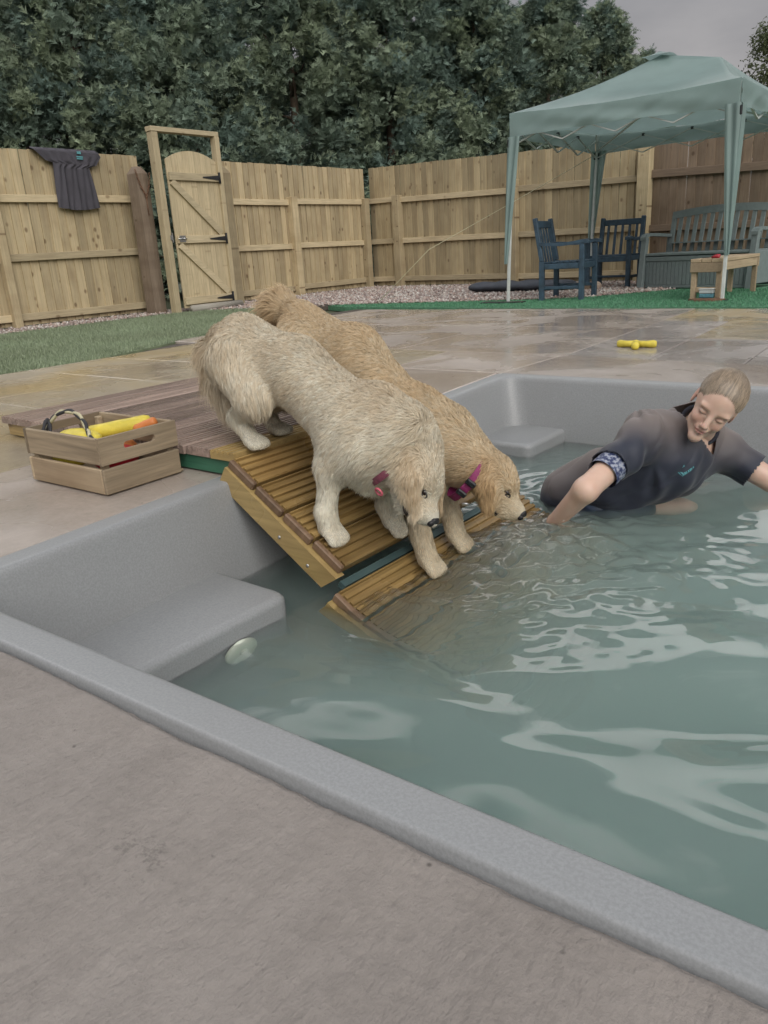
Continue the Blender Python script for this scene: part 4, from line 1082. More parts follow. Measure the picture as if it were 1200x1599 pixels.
# loose broadleaf tree, far right
def broad():
    r = np.random.default_rng(5); n = 9000
    ctr = np.array([[0, 0, 4.2], [.5, .3, 3.5], [-.6, .1, 3.6], [.1, -.4, 4.9], [-.3, .2, 2.8], [.6, -.2, 2.7], [-.8, -.1, 2.3], [0, 0, 3.3]]); rd = np.array([.75, .7, .7, .5, .75, .7, .5, .8])
    i = r.integers(0, len(ctr), n); d = r.normal(size=(n, 3)); d /= np.linalg.norm(d, axis=1)[:, None]
    p = ctr[i]+d*(rd[i]*(r.random(n)**.5))[:, None]
    u = r.normal(size=(n, 3)); u /= np.linalg.norm(u, axis=1)[:, None]; v = np.cross(u, d); s = r.uniform(.03, .06, (n, 1))
    V = np.stack([p-u*s, p+v*s*.6, p+u*s, p-v*s*.6], 1).reshape(-1, 3); F = np.arange(n*4).reshape(-1, 4)
    c = np.array([.11, .13, .065])*r.uniform(.6, 1.3, (n, 1)); return mesh('crown', V, F, False, np.repeat(c, 4, 0))
bt = empty('broadleaf_tree', (-5.55, 23.06, 0), 'small loose broadleaf tree beyond the fence at the right edge', 'tree')
o = link('crown', broad(), M['leaf'], bt)
mb = MB(); mb.tube([(0, 0, 0), (.05, 0, 1.5), (0, .05, 3), (.05, 0, 4.3)], [.11, .09, .05, .015], 8)
for a, z in ((.4, 1.6), (2.2, 1.9), (4, 2.3), (5.2, 2.7), (1.2, 3.0)): mb.tube([(0, 0, z), (.4*math.cos(a), .4*math.sin(a), z+.5), (.7*math.cos(a), .7*math.sin(a), z+1.1)], [.04, .025, .008], 6)
mb.build('trunk', M['bark'], bt, local=True)

# ================================================================== BODIES: signed distance fields meshed into one skin
def smin(a, b, k):
    h = np.clip(.5+.5*(b-a)/k, 0, 1); return b*(1-h)+a*h-k*h*(1-h)
class Field:
    def __init__(s, lo, hi, res):
        s.lo = np.array(lo, float); s.res = res; s.n = np.ceil((np.array(hi)-s.lo)/res).astype(int)+1
        s.f = np.full(s.n, .3, dtype=np.float32)
    def sub(s, a, b, pad):
        i0 = np.maximum(np.floor((np.minimum(a, b)-pad-s.lo)/s.res).astype(int), 0); i1 = np.minimum(np.ceil((np.maximum(a, b)+pad-s.lo)/s.res).astype(int)+1, s.n)
        if (i1 <= i0).any(): return None
        g_ = [s.lo[k]+np.arange(i0[k], i1[k])*s.res for k in range(3)]
        X, Y, Z = np.meshgrid(*g_, indexing='ij'); return tuple(slice(i0[k], i1[k]) for k in range(3)), np.stack([X, Y, Z], -1).astype(np.float32)
    def op(s, sl, d, k, mode):
        if mode == 'add': s.f[sl] = smin(s.f[sl], d, k)
        elif mode == 'cut': s.f[sl] = -smin(-s.f[sl], d, k)
    def cap(s, a, b, ra, rb, k=.02, mode='add', sq=None):
        a = np.array(a, float); b = np.array(b, float); r = max(ra, rb); t_ = s.sub(a, b, r+.06+k)
        if t_ is None: return s
        sl, P = t_; ba = b-a; h = np.clip(((P-a)@ba)/max(ba@ba, 1e-9), 0, 1)
        q = P-(a+h[..., None]*ba)
        if sq is not None:       # (direction, factor): widen or flatten across a direction
            dr = np.array(sq[0], float); dr /= np.linalg.norm(dr); c = q@dr; q = q+(c*(1/sq[1]-1))[..., None]*dr
        d = np.linalg.norm(q, axis=-1)-(ra+(rb-ra)*h); s.op(sl, d, k, mode); return s
    def ell(s, c, r, Rm=None, k=.02, mode='add'):
        c = np.array(c, float); r = np.array(r, float); t_ = s.sub(c, c, r.max()+.05+k)
        if t_ is None: return s
        sl, P = t_; q = P-c
        if Rm is not None: q = q@np.array(Rm)        # columns of Rm are the local axes
        k0 = np.linalg.norm(q/r, axis=-1); k1 = np.linalg.norm(q/(r*r), axis=-1)+1e-9
        s.op(sl, k0*(k0-1)/k1, k, mode); return s
    def mesh(s):
        f = s.f; ins = f < 0; nx, ny, nz = f.shape
        c = np.zeros((nx-1, ny-1, nz-1), np.int8)
        for dx in (0, 1):
            for dy in (0, 1):
                for dz in (0, 1): c += ins[dx:nx-1+dx, dy:ny-1+dy, dz:nz-1+dz]
        act = (c > 0) & (c < 8); ids = -np.ones(act.shape, np.int64); ids[act] = np.arange(act.sum()); cells = np.argwhere(act)
        acc = np.zeros((len(cells), 3)); cnt = np.zeros(len(cells))
        corners = [(dx, dy, dz) for dx in (0, 1) for dy in (0, 1) for dz in (0, 1)]
        for i, a in enumerate(corners):
            for b in corners[i+1:]:
                if sum(abs(a[k]-b[k]) for k in range(3)) != 1: continue
                fa = f[cells[:, 0]+a[0], cells[:, 1]+a[1], cells[:, 2]+a[2]]; fb = f[cells[:, 0]+b[0], cells[:, 1]+b[1], cells[:, 2]+b[2]]
                m_ = (fa < 0) != (fb < 0); t = np.where(m_, fa/np.where(m_, fa-fb, 1), 0)
                p = np.array(a)+t[:, None]*(np.array(b)-np.array(a)); acc[m_] += p[m_]; cnt[m_] += 1
        V = s.lo+(cells+acc/cnt[:, None])*s.res
        F = []
        for ax in range(3):
            u, v = (ax+1) % 3, (ax+2) % 3
            sa = [slice(None)]*3; sb = [slice(None)]*3; sa[ax] = slice(0, -1); sb[ax] = slice(1, None)
            A, B = ins[tuple(sa)], ins[tuple(sb)]; e = np.argwhere(A != B); 
            e = e[(e[:, u] > 0) & (e[:, v] > 0) & (e[:, u] < f.shape[u]-1) & (e[:, v] < f.shape[v]-1)]
            flip = A[e[:, 0], e[:, 1], e[:, 2]]
            def cid(du, dv):
                q = e.copy(); q[:, u] -= du; q[:, v] -= dv; return ids[q[:, 0], q[:, 1], q[:, 2]]
            q = np.stack([cid(1, 1), cid(0, 1), cid(0, 0), cid(1, 0)], 1); q[~flip] = q[~flip][:, ::-1]; F.append(q)
        return V, np.concatenate(F)
def vnormals(V, F):
    n = np.cross(V[F[:, 2]]-V[F[:, 0]], V[F[:, 3]]-V[F[:, 1]]); N_ = np.zeros_like(V)
    for k in range(4): np.add.at(N_, F[:, k], n)
    return N_/(np.linalg.norm(N_, axis=1)[:, None]+1e-12)
def vnoise(P, s, seed=0):
    """cheap smooth noise from sums of sines"""
    r = np.random.default_rng(seed); o = np.zeros(len(P))
    for k in range(6):
        d = r.normal(size=3); d /= np.linalg.norm(d); o += np.sin((P@d)*s*r.uniform(.6, 1.9)+r.uniform(0, 6.28)+1.5*np.sin((P@r.normal(size=3))*s*.5))
    return o/6
def nz(v): v = np.array(v, float); return v/np.linalg.norm(v)
def frame(fwd, up):
    f = nz(fwd); u = np.array(up, float); u = nz(u-f*(u@f)); l = np.cross(u, f); return np.stack([f, l, u], 1)    # columns forward, left, up

def dog(name, label, J, pal, fur_n, collar, seed):
    """J: joints in the world. One smooth skin, then fur in locks combed along the limbs."""
    j = {k: np.array(v, float) for k, v in J.items() if k not in ('base', 'eardrop', 'collar_label', 'jaw', 'tail', 'tail_grav') and not k.startswith('toe')}
    root = empty(name, tuple(J['base']), label, 'dog')
    pts = np.array([v for v in j.values()]); lo = pts.min(0)-.16; hi = pts.max(0)+.16
    Fd = Field(lo, hi, .0065)
    H = frame(j['nose']-j['skull'], j['up']-j['skull']) if 'up' in j else None
    up = H[:, 2]; fw = H[:, 0]; lf = H[:, 1]
    bones = []         # a, b, radius, flow direction, length, tan, lift
    def bone(a, b, ra, rb, k=.03, fl=.03, tan=.4, lift=.25, flow=None, grav=.35, sq=None):
        Fd.cap(a, b, ra, rb, k, sq=sq); a = np.array(a, float); b = np.array(b, float)
        bones.append((a, b, (ra+rb)/2, nz(b-a) if flow is None else nz(flow), fl, tan, lift, grav))
    side = nz(np.cross(j['withers']-j['croup'], [0, 0, 1])); S = (side, .86)
    # trunk, combed from head to tail
    back = nz(j['croup']-j['withers'])
    bone(j['pelvis'], j['croup'], .100, .082, .05, .024, .45, .22, back, sq=S)
    bone(j['loin'], j['pelvis'], .100, .100, .05, .023, .38, .2, back, .5, sq=S)
    bone(j['chest'], j['loin'], .120, .093, .05, .023, .35, .2, back, .5, sq=S)
    bone(j['chest']+nz(j['neck1']-j['chest'])*.03, j['chest'], .114, .116, .05, .025, .2, .25, back, .6, sq=S)
    bone(j['withers'], j['chest'], .07, .11, .06, .026, .5, .2, back, sq=S)
    bone(j['brisket']+np.array([0, 0, .02]), j['chest'], .068, .10, .05, .040, .1, .25, back+np.array([0, 0, -1.2]), .8)
    bone(j['neck2'], j['neck1'], .075, .102, .05, .028, .35, .25)
    bone(j['neck1'], j['chest'], .102, .115, .06, .030, .3, .25)
    # legs
    for s in ('fr', 'fl'):
        sh_, el, wr, pw = (j[s+k] for k in ('_sh', '_el', '_wr', '_pw'))
        bone(sh_, el, .060, .041, .045, .024, .3, .2); bone(el, wr, .037, .0235, .03, .018, .08, .14); 
        bones.append((el-nz(fw*[1, 1, 0])*.03, wr, .02, nz(wr-el), .045, .05, .3, .8))
        bone(wr, pw, .029, .033, .02, .010, .0, .1)
        tf = J['toe'+s]; tf = nz(tf); ts = nz(np.cross(tf, [0, 0, 1]))
        for q in (-1.5, -.5, .5, 1.5):
            a = pw+ts*q*.0155+tf*.012; b = a+tf*(.040-.006*abs(q))+ts*q*.003-np.array([0, 0, .010])
            bone(a, b, .0150, .0140, .006, .006, .0, .1)
    for s in ('hr', 'hl'):
        hp, kn, hk, pw = (j[s+k] for k in ('_hip', '_kn', '_hk', '_pw'))
        bone(hp, kn, .086, .055, .05, .030, .3, .25, nz(kn-hp)*.5+np.array([0, 0, -.7])); bone(kn, hk, .052, .024, .035, .028, .15, .25, nz(hk-kn)+np.array([0, 0, -.6])); bone(hk, pw, .025, .026, .02, .013, .15, .1)
        tf = nz(J['toe'+s]); ts = nz(np.cross(tf, [0, 0, 1]))
        for q in (-1.5, -.5, .5, 1.5):
            a = pw+ts*q*.015+tf*.012; b = a+tf*(.040-.006*abs(q))+ts*q*.003-np.array([0, 0, .008])
            bone(a, b, .0145, .0135, .006, .006, .0, .1)
    # tail
    tl = J['tail']
    for i in range(len(tl)-1):
        r0 = .042-.020*i/(len(tl)-1); bone(tl[i], tl[i+1], r0, r0-.005, .03, .075, .5, .35, grav=J['tail_grav'])
    # head
    sk = j['skull']; no = j['nose']; Lh = np.linalg.norm(no-sk)
    stop = sk+fw*Lh*.42; muz = sk+fw*Lh*.72-up*.006
    bone(sk, j['neck2'], .066, .073, .04, .022, .35, .2)
    Fd.ell(sk+up*.006, (.078, .062, .060), H, .03); Fd.ell(sk+fw*.035+up*.012, (.055, .052, .046), H, .02)
    for s_ in (-1, 1):
        Fd.ell(sk+fw*Lh*.28+lf*s_*.034-up*.014, (.048, .028, .034), H, .02)            # cheeks
        Fd.ell(sk+fw*Lh*.38+lf*s_*.025+up*.030, (.026, .016, .013), H, .012)           # brow
    Fd.cap(stop-up*.012, no-fw*.020-up*.004, .040, .0265, .02, sq=(lf, 1.06))
    Fd.ell(no-fw*.030+up*.004, (.050, .023, .021), H, .015)
    for s_ in (-1, 1): Fd.ell(no-fw*.048+lf*s_*.016-up*.022, (.046, .018, .027), H, .012)  # lips
    jaw = J['jaw']; Fd.cap(stop-up*.050-fw*.02, no-fw*.060-up*(.047+jaw), .027, .015, .012, sq=(lf, 1.25))
    # mouth line and eye sockets
    Fd.cap(stop-up*.046+fw*.020, no-fw*.035-up*(.046+jaw*.4), .004, .003+jaw*.35, .004, 'cut', sq=(lf, 6))
    eyes = [sk+fw*Lh*.47+lf*s_*.034+up*.020 for s_ in (-1, 1)]
    for e in eyes: Fd.ell(e, (.014, .012, .010), H, .008, 'cut')
    bones.append((sk, sk+fw*.05, .06, -fw, .013, .30, .12, .15)); bones.append((stop, no, .03, -fw, .006, .08, .08, .1)); bones.append((sk-up*.03, stop-up*.04, .05, -fw-up*.8, .028, .12, .2, .6))
    # ears: hanging flaps, part of the same skin
    for s_ in (-1, 1):
        e0 = sk+lf*s_*.054+up*.026-fw*.018; g_ = np.array(J['eardrop']); 
        e1 = e0+lf*s_*.016+g_*.045; e2 = e0+lf*s_*.010+g_*.098+fw*.012
        Fd.cap(e0, e1+lf*s_*.004, .017, .026, .008, sq=(lf, .6)); Fd.cap(e1+lf*s_*.004, e2+lf*s_*.003, .026, .018, .008, sq=(lf, .55))
        for (a, b) in ((e0, e1), (e1, e2)): bones.append((a+fw*.0, b, .018, nz(b-a), .028, 1.15, .2, .5))
        bones.append((e1-fw*.02, e2-fw*.01, .016, nz(e2-e1)-fw*.3, .032, 1.1, .28, .6)); bones.append((e1+fw*.02, e2+fw*.015, .016, nz(e2-e1)+fw*.3, .028, 1.1, .28, .6))
    V, F = Fd.mesh()
    for _ in range(2):       # light relaxation
        A = np.zeros_like(V); c = np.zeros(len(V))
        for k in range(4): np.add.at(A, F[:, k], V[F[:, (k+1) % 4]]+V[F[:, (k-1) % 4]]); np.add.at(c, F[:, k], 2)
        V = V*.5+.5*A/c[:, None]
    Nn = vnormals(V, F)
    cream, tan, white = (np.array(p) for p in pal)
    def shade(P, tw):
        t = np.clip(tw+.22*vnoise(P, 16, seed)+.10*vnoise(P, 45, seed+1), 0, 1)[:, None]
        return white*(1-t)*(t < .5)+0 if False else np.where(t < .4, white+(cream-white)*(t/.4), cream+(tan-cream)*((t-.4)/.6))
    B = bones; BA = np.array([b[0] for b in B]); BB_ = np.array([b[1] for b in B]); BR = np.array([b[2] for b in B]); BF = np.array([b[3] for b in B])
    def attrs(P):
        ba = BB_-BA; d = np.zeros((len(P), len(B)), np.float32)
        for q in range(len(B)):
            h = np.clip(((P-BA[q])@ba[q])/max(ba[q]@ba[q], 1e-9), 0, 1); d[:, q] = np.linalg.norm(P-BA[q]-h[:, None]*ba[q], axis=1)-BR[q]
        w_ = np.exp(-np.clip(d-d.min(1)[:, None], 0, 1)/.012); w_ /= w_.sum(1)[:, None]
        return w_@BF, w_@np.array([b[4] for b in B]), w_@np.array([b[5] for b in B]), w_@np.array([b[6] for b in B]), w_@np.array([b[7] for b in B])
    off = np.array(root.location)
    _, fl, tw, _, _ = attrs(V)
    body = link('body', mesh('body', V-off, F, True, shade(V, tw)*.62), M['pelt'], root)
    # fur
    fa = np.linalg.norm(np.cross(V[F[:, 2]]-V[F[:, 0]], V[F[:, 3]]-V[F[:, 1]]), axis=1)
    r = np.random.default_rng(seed); fi = r.choice(len(F), fur_n, p=fa/fa.sum()); uv = r.random((fur_n, 2)); a_, b_ = uv[:, :1], uv[:, 1:]
    q = F[fi]; P = (V[q[:, 0]]*(1-a_)+V[q[:, 1]]*a_)*(1-b_)+(V[q[:, 3]]*(1-a_)+V[q[:, 2]]*a_)*b_
    n = (Nn[q[:, 0]]*(1-a_)+Nn[q[:, 1]]*a_)*(1-b_)+(Nn[q[:, 3]]*(1-a_)+Nn[q[:, 2]]*a_)*b_; n /= np.linalg.norm(n, axis=1)[:, None]
    keep = np.ones(len(P), bool)
    for e in eyes: keep &= np.linalg.norm(P-e, axis=1) > .0155
    keep &= np.linalg.norm(P-(no-fw*.006+up*.004), axis=1) > .023
    mq = P-(no-fw*.055-up*(.046+jaw*.5)); mk = (np.abs(mq@fw) < .045) & (np.abs(mq@up) < .006+jaw*.5) & (np.abs(mq@lf) < .05); keep &= ~mk
    for s_ in (-1, 1): keep &= np.linalg.norm(P-(no-fw*.056+lf*s_*.026-up*.050), axis=1) > .017
    P, n = P[keep], n[keep]; m_ = len(P)
    flow, fl, tw, lift, grav = attrs(P)
    wob = np.stack([vnoise(P, 34, seed+5), vnoise(P, 34, seed+6), vnoise(P, 34, seed+7)], 1)*.34+np.stack([vnoise(P, 90, seed+8), vnoise(P, 90, seed+9), vnoise(P, 90, seed+10)], 1)*.20
    d = flow+wob+np.array([0, 0, -1])*grav[:, None]; d -= n*(d*n).sum(1)[:, None]; d /= np.linalg.norm(d, axis=1)[:, None]
    L = fl*r.uniform(.55, 1.45, m_)*(1+.25*vnoise(P, 25, seed+3))
    tip = P+(d+n*(lift*r.uniform(.3, 1.5, m_))[:, None]+np.array([0, 0, -.22]))*L[:, None]+r.normal(0, .0012, (m_, 3))
    mid = P+(d*.5+n*(lift*.75*r.uniform(.8, 1.2, m_)+.04)[:, None])*L[:, None]
    # locks: tips gather towards neighbouring lock leaders
    nc = max(50, m_//14); ci = r.choice(m_, nc, replace=False); kd = KDTree(nc)
    for q_, c_ in enumerate(ci): kd.insert(P[c_]+d[c_]*L[c_]*.4, q_)
    kd.balance(); PP = P+d*(L*.4)[:, None]
    near = np.array([ci[kd.find(p)[1]] for p in PP]); cl = np.where(L > .02, .36, .12)[:, None]*(np.linalg.norm(tip-tip[near], axis=1) < .03)[:, None]
    tip = tip*(1-cl)+(tip[near])*cl; mid = mid*(1-cl*.45)+mid[near]*cl*.45
    wv = np.cross(n, d); wv /= np.linalg.norm(wv, axis=1)[:, None]; wv = wv+n*r.normal(0, .35, (m_, 1)); wd = np.where(L > .018, .00078, .00065)[:, None]*r.uniform(.7, 1.3, (m_, 1))
    P0 = P-n*.002
    VV = np.stack([P0-wv*wd, P0+wv*wd, mid+wv*wd*.8, mid-wv*wd*.8, tip], 1)-off
    base = np.arange(m_)[:, None]*5
    T = np.concatenate([base+[0, 1, 2], base+[0, 2, 3], base+[3, 2, 4]], 0)
    br = (r.uniform(.88, 1.12, m_)*(1+.10*vnoise(P, 60, seed+4)))[:, None]*(np.where(r.random(m_) < .5, 1, .93))[:, None]
    lockt = r.normal(0, .10, m_)[near]
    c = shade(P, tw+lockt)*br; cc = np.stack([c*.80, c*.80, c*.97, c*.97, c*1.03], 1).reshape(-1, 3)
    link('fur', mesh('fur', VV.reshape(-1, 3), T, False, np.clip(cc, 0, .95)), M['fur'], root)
    # face parts
    mb = MB(); Hm = Matrix(H.tolist())
    mb.ball(no-fw*.001+up*.006, (.016, .0205, .0165), 16, 10, R=Hm); 
    for s_ in (-1, 1): mb.ball(no+fw*.005+lf*s_*.012+up*.002, (.011, .009, .011), 10, 6, R=Hm)
    mb.build('nose', M['nose'], root)
    for e in eyes: MB().ball(e+up*.001, (.0115, .0090, .0085), 12, 8, R=Hm).build('eye', M['eye'], root)
    for e in eyes:
        s_ = 1 if (e-sk)@lf > 0 else -1
        rim = [e+fw*.0045+fw*.002*math.cos(a)+lf*s_*.004+(fw*math.cos(a)*.011+up*math.sin(a)*.0065+lf*s_*(-math.cos(a)*.004)) for a in [k*PI/6 for k in range(12)]]
        MB().tube(rim, .0022, 5, closed=True).build('eyelid', M['lip'], root)
    for s_ in (-1, 1):
        q = [no-fw*.014+lf*s_*.006-up*.030, no-fw*.03+lf*s_*.022-up*(.042), no-fw*.055+lf*s_*.030-up*.046, no-fw*.080+lf*s_*.033-up*.044]
        MB().tube(q, [.003, .005, .006+jaw*.25, .003], 7).build('lip', M['lip'], root)
    if jaw > .005:
        MB().ball(no-fw*.056-up*(.048+jaw*.3), (.026, .029, .010+jaw*.3), 16, 10, R=Hm).build('mouth', M['lip'], root)
    # collar
    cc_, ax, rad, m1, wdt = collar; cc_ = np.array(cc_, float); ax = nz(ax); u = nz(np.cross(ax, [0.1, .2, 1])); v = np.cross(ax, u)
    cr2 = empty('dog_collar', tuple(cc_), J['collar_label'], 'collar')
    ring = []
    for k in range(48):
        a = 2*PI*k/48; o_ = cc_+(u*math.cos(a)*rad[0]+v*math.sin(a)*rad[1]); nn_ = nz(u*math.cos(a)+v*math.sin(a))
        ring.append([tuple(o_+ax*wdt/2+nn_*t) for t in (0, .003)]+[tuple(o_-ax*wdt/2+nn_*t) for t in (.003, 0)])
    mb = MB(); n_ = 48
    vv = [p for rg in ring for p in rg]; ff = [[i*4+k, ((i+1) % n_)*4+k, ((i+1) % n_)*4+(k+1) % 4, i*4+(k+1) % 4] for i in range(n_) for k in range(4)]
    mb.add(vv, ff, False); mb.build('strap', m1, cr2)
    return root, cc_, u, v, ax, cr2

M['hair_white'] = plain('white whisker', (.7, .68, .6), .5)
toe_ramp = (math.cos(TH), 0, -math.sin(TH))
J1 = dict(base=(-1.6, 1.69, .08), croup=(-1.90, 1.70, .400), pelvis=(-1.88, 1.70, .355), loin=(-1.67, 1.695, .315), withers=(-1.345, 1.68, .225), chest=(-1.41, 1.68, .150),
          brisket=(-1.36, 1.68, .045), neck1=(-1.285, 1.68, .135), neck2=(-1.255, 1.691, 0.100), skull=(-1.208, 1.652, 0.062), nose=(-1.133, 1.610, -0.050), up=(-1.136, 1.671, 0.082),
          fr_sh=(-1.345, 1.60, .135), fr_el=(-1.455, 1.585, .070), fr_wr=(-1.475, 1.565, -.060), fr_pw=(-1.468, 1.566, -.108), toefr=toe_ramp,
          fl_sh=(-1.33, 1.76, .12), fl_el=(-1.40, 1.775, .03), fl_wr=(-1.425, 1.785, -.095), fl_pw=(-1.405, 1.787, -.142), toefl=toe_ramp,
          hr_hip=(-1.86, 1.625, .35), hr_kn=(-1.765, 1.605, .255), hr_hk=(-1.865, 1.615, .180), hr_pw=(-1.815, 1.612, .112), toehr=(.9, -.1, -.12),
          hl_hip=(-1.895, 1.775, .355), hl_kn=(-1.80, 1.785, .25), hl_hk=(-1.905, 1.77, .180), hl_pw=(-1.87, 1.77, .112), toehl=(1, 0, 0),
          tail=[(-1.97, 1.70, .41), (-2.02, 1.70, .365), (-2.03, 1.70, .29), (-2.01, 1.695, .235)], tail_grav=.5, jaw=.012, eardrop=(.05, -.1, -1.0),
          collar_label='pink collar half buried in the neck fur of the front dog')
M['pink_dull'] = plain('faded pink leather', (.22, .06, .09), .6, .3, 80)
PAL1 = ((.70, .605, .455), (.57, .435, .28), (.80, .755, .63))
d1_ = dog('golden_retriever', 'pale cream golden retriever stepping head down onto the ramp, nearer the crate', J1, PAL1, 230000, ((-1.284, 1.662, 0.085), (0.540, 0.245, -0.749), (.090, .086), M['pink_dull'], .020), 21)
J2 = dict(base=(-1.55, 2.0, .08), croup=(-1.93, 2.02, .405), pelvis=(-1.92, 2.01, .355), loin=(-1.69, 2.0, .315), withers=(-1.43, 1.99, .150), chest=(-1.475, 1.99, .09),
          brisket=(-1.40, 1.98, -.03), neck1=(-1.345, 1.99, .065), neck2=(-1.255, 1.985, .020), skull=(-1.158, 1.973, -0.024), nose=(-1.061, 1.971, -0.131), up=(-1.099, 1.994, 0.024),
          fr_sh=(-1.40, 1.91, .05), fr_el=(-1.385, 1.865, -.055), fr_wr=(-1.325, 1.82, -.185), fr_pw=(-1.285, 1.80, -.255), toefr=toe_ramp,
          fl_sh=(-1.38, 2.06, .04), fl_el=(-1.38, 2.03, -.06), fl_wr=(-1.325, 1.995, -.175), fl_pw=(-1.295, 1.975, -.235), toefl=toe_ramp,
          hr_hip=(-1.90, 1.94, .35), hr_kn=(-1.80, 1.93, .24), hr_hk=(-1.90, 1.95, .17), hr_pw=(-1.87, 1.95, .11), toehr=(1, 0, 0),
          hl_hip=(-1.90, 2.09, .35), hl_kn=(-1.80, 2.10, .24), hl_hk=(-1.90, 2.09, .17), hl_pw=(-1.87, 2.09, .11), toehl=(1, 0, 0),
          tail=[(-1.95, 2.02, .445), (-2.03, 2.03, .468), (-2.10, 2.035, .465), (-2.16, 2.04, .44), (-2.20, 2.04, .395)], tail_grav=.25, jaw=.010, eardrop=(-.05, -.1, -1.0),
          collar_label='magenta webbing collar with black buckle on the darker golden dog')
PAL2 = ((.65, .505, .325), (.54, .37, .20), (.75, .65, .48))
col2 = ((-1.223, 1.949, -0.020), (0.619, 0.414, -0.660), (.082, .088), M['pink_collar'], .026)
d2_ = dog('golden_retriever', 'deeper golden retriever reaching a forepaw into the water, beyond the cream one', J2, PAL2, 200000, col2, 33)
# buckle and tag on the second collar, tag ring on the first
for (rt, cc_, u, v, ax, cr2), px_, tagm in ((d2_, (-1.191, 1.827, -0.019), M['steel']), (d1_, (-1.284, 1.580, 0.021), M['pink'])):
    p = np.array(px_); t = p-cc_; t -= ax*(t@ax); t = nz(t)
    rad = .088; c = Vector(cc_+t*rad)
    if tagm is M['steel']:
        for s_ in (-.022, .022):
            tt = nz(np.cross(ax, t)); MB().box((-.010, -.017, -.005), (.010, .017, .006), .003).add([], [])
            Rb = Matrix((tuple(tt), tuple(ax), tuple(t))).transposed(); mb = MB(); b0 = MB().box((-.009, -.0165, -.004), (.009, .0165, .007), .003); mb.add([c+Vector(tt*s_)+Rb @ Vector(q) for q in b0.v], b0.f); mb.build('buckle', M['black_plastic'], cr2)
        mb = MB(); e = c+Vector((.01, -.02, -.045)); mb.tube([e+Vector((0, 0, .004)), e+Vector((.001, -.002, .0))], [.012, .012], 14); mb.build('tag', M['steel'], cr2)
    else:
        lp = [Vector(p)+Vector(nz(np.cross(ax, t)))*.012*math.cos(a)+Vector(ax)*.012*math.sin(a) for a in [k*PI/6 for k in range(12)]]
        MB().tube(lp, .0035, 6, closed=True).build('ring', tagm, cr2)

# ================================================================== THE PERSON IN THE POOL
HR_ = np.stack([nz((0.135, -0.953, -0.260)), nz((-0.817, -0.255, 0.506)), nz((0.548, -0.107, 0.830))], 1)     # face forward, image-left side, crown
HR_[:, 1] = nz(np.cross(HR_[:, 2], HR_[:, 0])); HR_[:, 2] = nz(np.cross(HR_[:, 0], HR_[:, 1]))
hf, hl, hu = HR_[:, 0], HR_[:, 1], HR_[:, 2]
HC = np.array((-0.737, 2.763, 0.079))      # midpoint between the ears
def hp(f, l, u): return HC+hf*f+hl*l+hu*u
pr = empty('person', (-0.990, 2.684, -0.227), 'person in a wet charcoal t-shirt leaning forward waist deep in the pool', 'person')
po = np.array(pr.location)
skinc = np.array([.62, .43, .335])
def person_head():
    A = Field(HC-.20, HC+.20, .0031)
    A.ell(hp(-.002, 0, .040), (.094, .074, .086), HR_, .02)                       # cranium
    A.ell(hp(.035, 0, .0), (.058, .057, .085), HR_, .025); A.ell(hp(.040, 0, -.050), (.045, .041, .050), HR_, .025)
    A.cap(hp(.030, .026, -.066), hp(.074, .0, -.098), .025, .016, .02); A.cap(hp(.030, -.026, -.066), hp(.074, 0, -.098), .025, .016, .02)   # jaw
    A.ell(hp(.078, 0, -.096), (.016, .020, .013), HR_, .012)                      # chin
    for s_ in (-1, 1):
        A.ell(hp(.062, s_*.036, -.030), (.024, .019, .022), HR_, .016)            # cheek
        A.ell(hp(.080, s_*.028, .022), (.011, .024, .008), HR_, .016)             # brow ridge
        A.ell(hp(.096, s_*.031, .003), (.013, .017, .010), HR_, .010, 'cut')      # socket
        A.ell(hp(.079, s_*.031, .003), (.0125, .0145, .0105), HR_, .003)          # lid ball
        # ears
        A.ell(hp(-.008, s_*.074, -.004), (.017, .006, .031), HR_, .007); A.ell(hp(-.006, s_*.081, .002), (.009, .005, .017), HR_, .004, 'cut')
    A.cap(hp(.088, 0, .018), hp(.108, 0, -.024), .0085, .0105, .009); A.ell(hp(.112, 0, -.030), (.010, .0105, .0085), HR_, .006)   # nose
    for s_ in (-1, 1):
        A.ell(hp(.102, s_*.011, -.034), (.009, .0065, .0065), HR_, .004); A.ell(hp(.108, s_*.0065, -.0405), (.004, .003, .003), HR_, .002, 'cut')
    A.ell(hp(.088, 0, -.052), (.013, .024, .013), HR_, .010)                      # mouth mound
    A.ell(hp(.098, 0, -.0535), (.0065, .019, .0042), HR_, .003); A.ell(hp(.097, 0, -.0635), (.0065, .016, .0050), HR_, .003)
    for s_ in (-1, 1): A.cap(hp(.1035, 0, -.0588), hp(.089, s_*.0265, -.0515), .0012, .0017, .002, 'cut'); A.ell(hp(.087, s_*.031, -.050), (.006, .005, .006), HR_, .004, 'cut')
    A.ell(hp(.099, 0, -.076), (.006, .016, .004), HR_, .006, 'cut')
    nk = np.array((-0.819, 2.888, -0.043)); A.cap(hp(-.030, 0, -.035), nk, .050, .056, .03)
    return A.mesh()
NK = np.array((-0.837, 2.915, -0.040))
shR_ = np.array((-0.938, 2.665, -0.024)); shL_ = np.array((-0.764, 3.010, -0.143))       # image-left and image-right shoulders
elR = np.array((-1.004, 2.318, -0.139)); wrR = np.array((-1.137, 2.363, -0.290)); haR = np.array((-1.187, 2.450, -0.432))
elL = np.array((-0.565, 3.028, -0.254)); wrL = np.array((-0.371, 2.968, -0.312)); haL = np.array((-0.297, 2.958, -0.349))
chs = np.array((-0.913, 2.792, -0.152)); wst = np.array((-1.078, 2.752, -0.219)); hipc = np.array((-1.200, 2.728, -0.299))
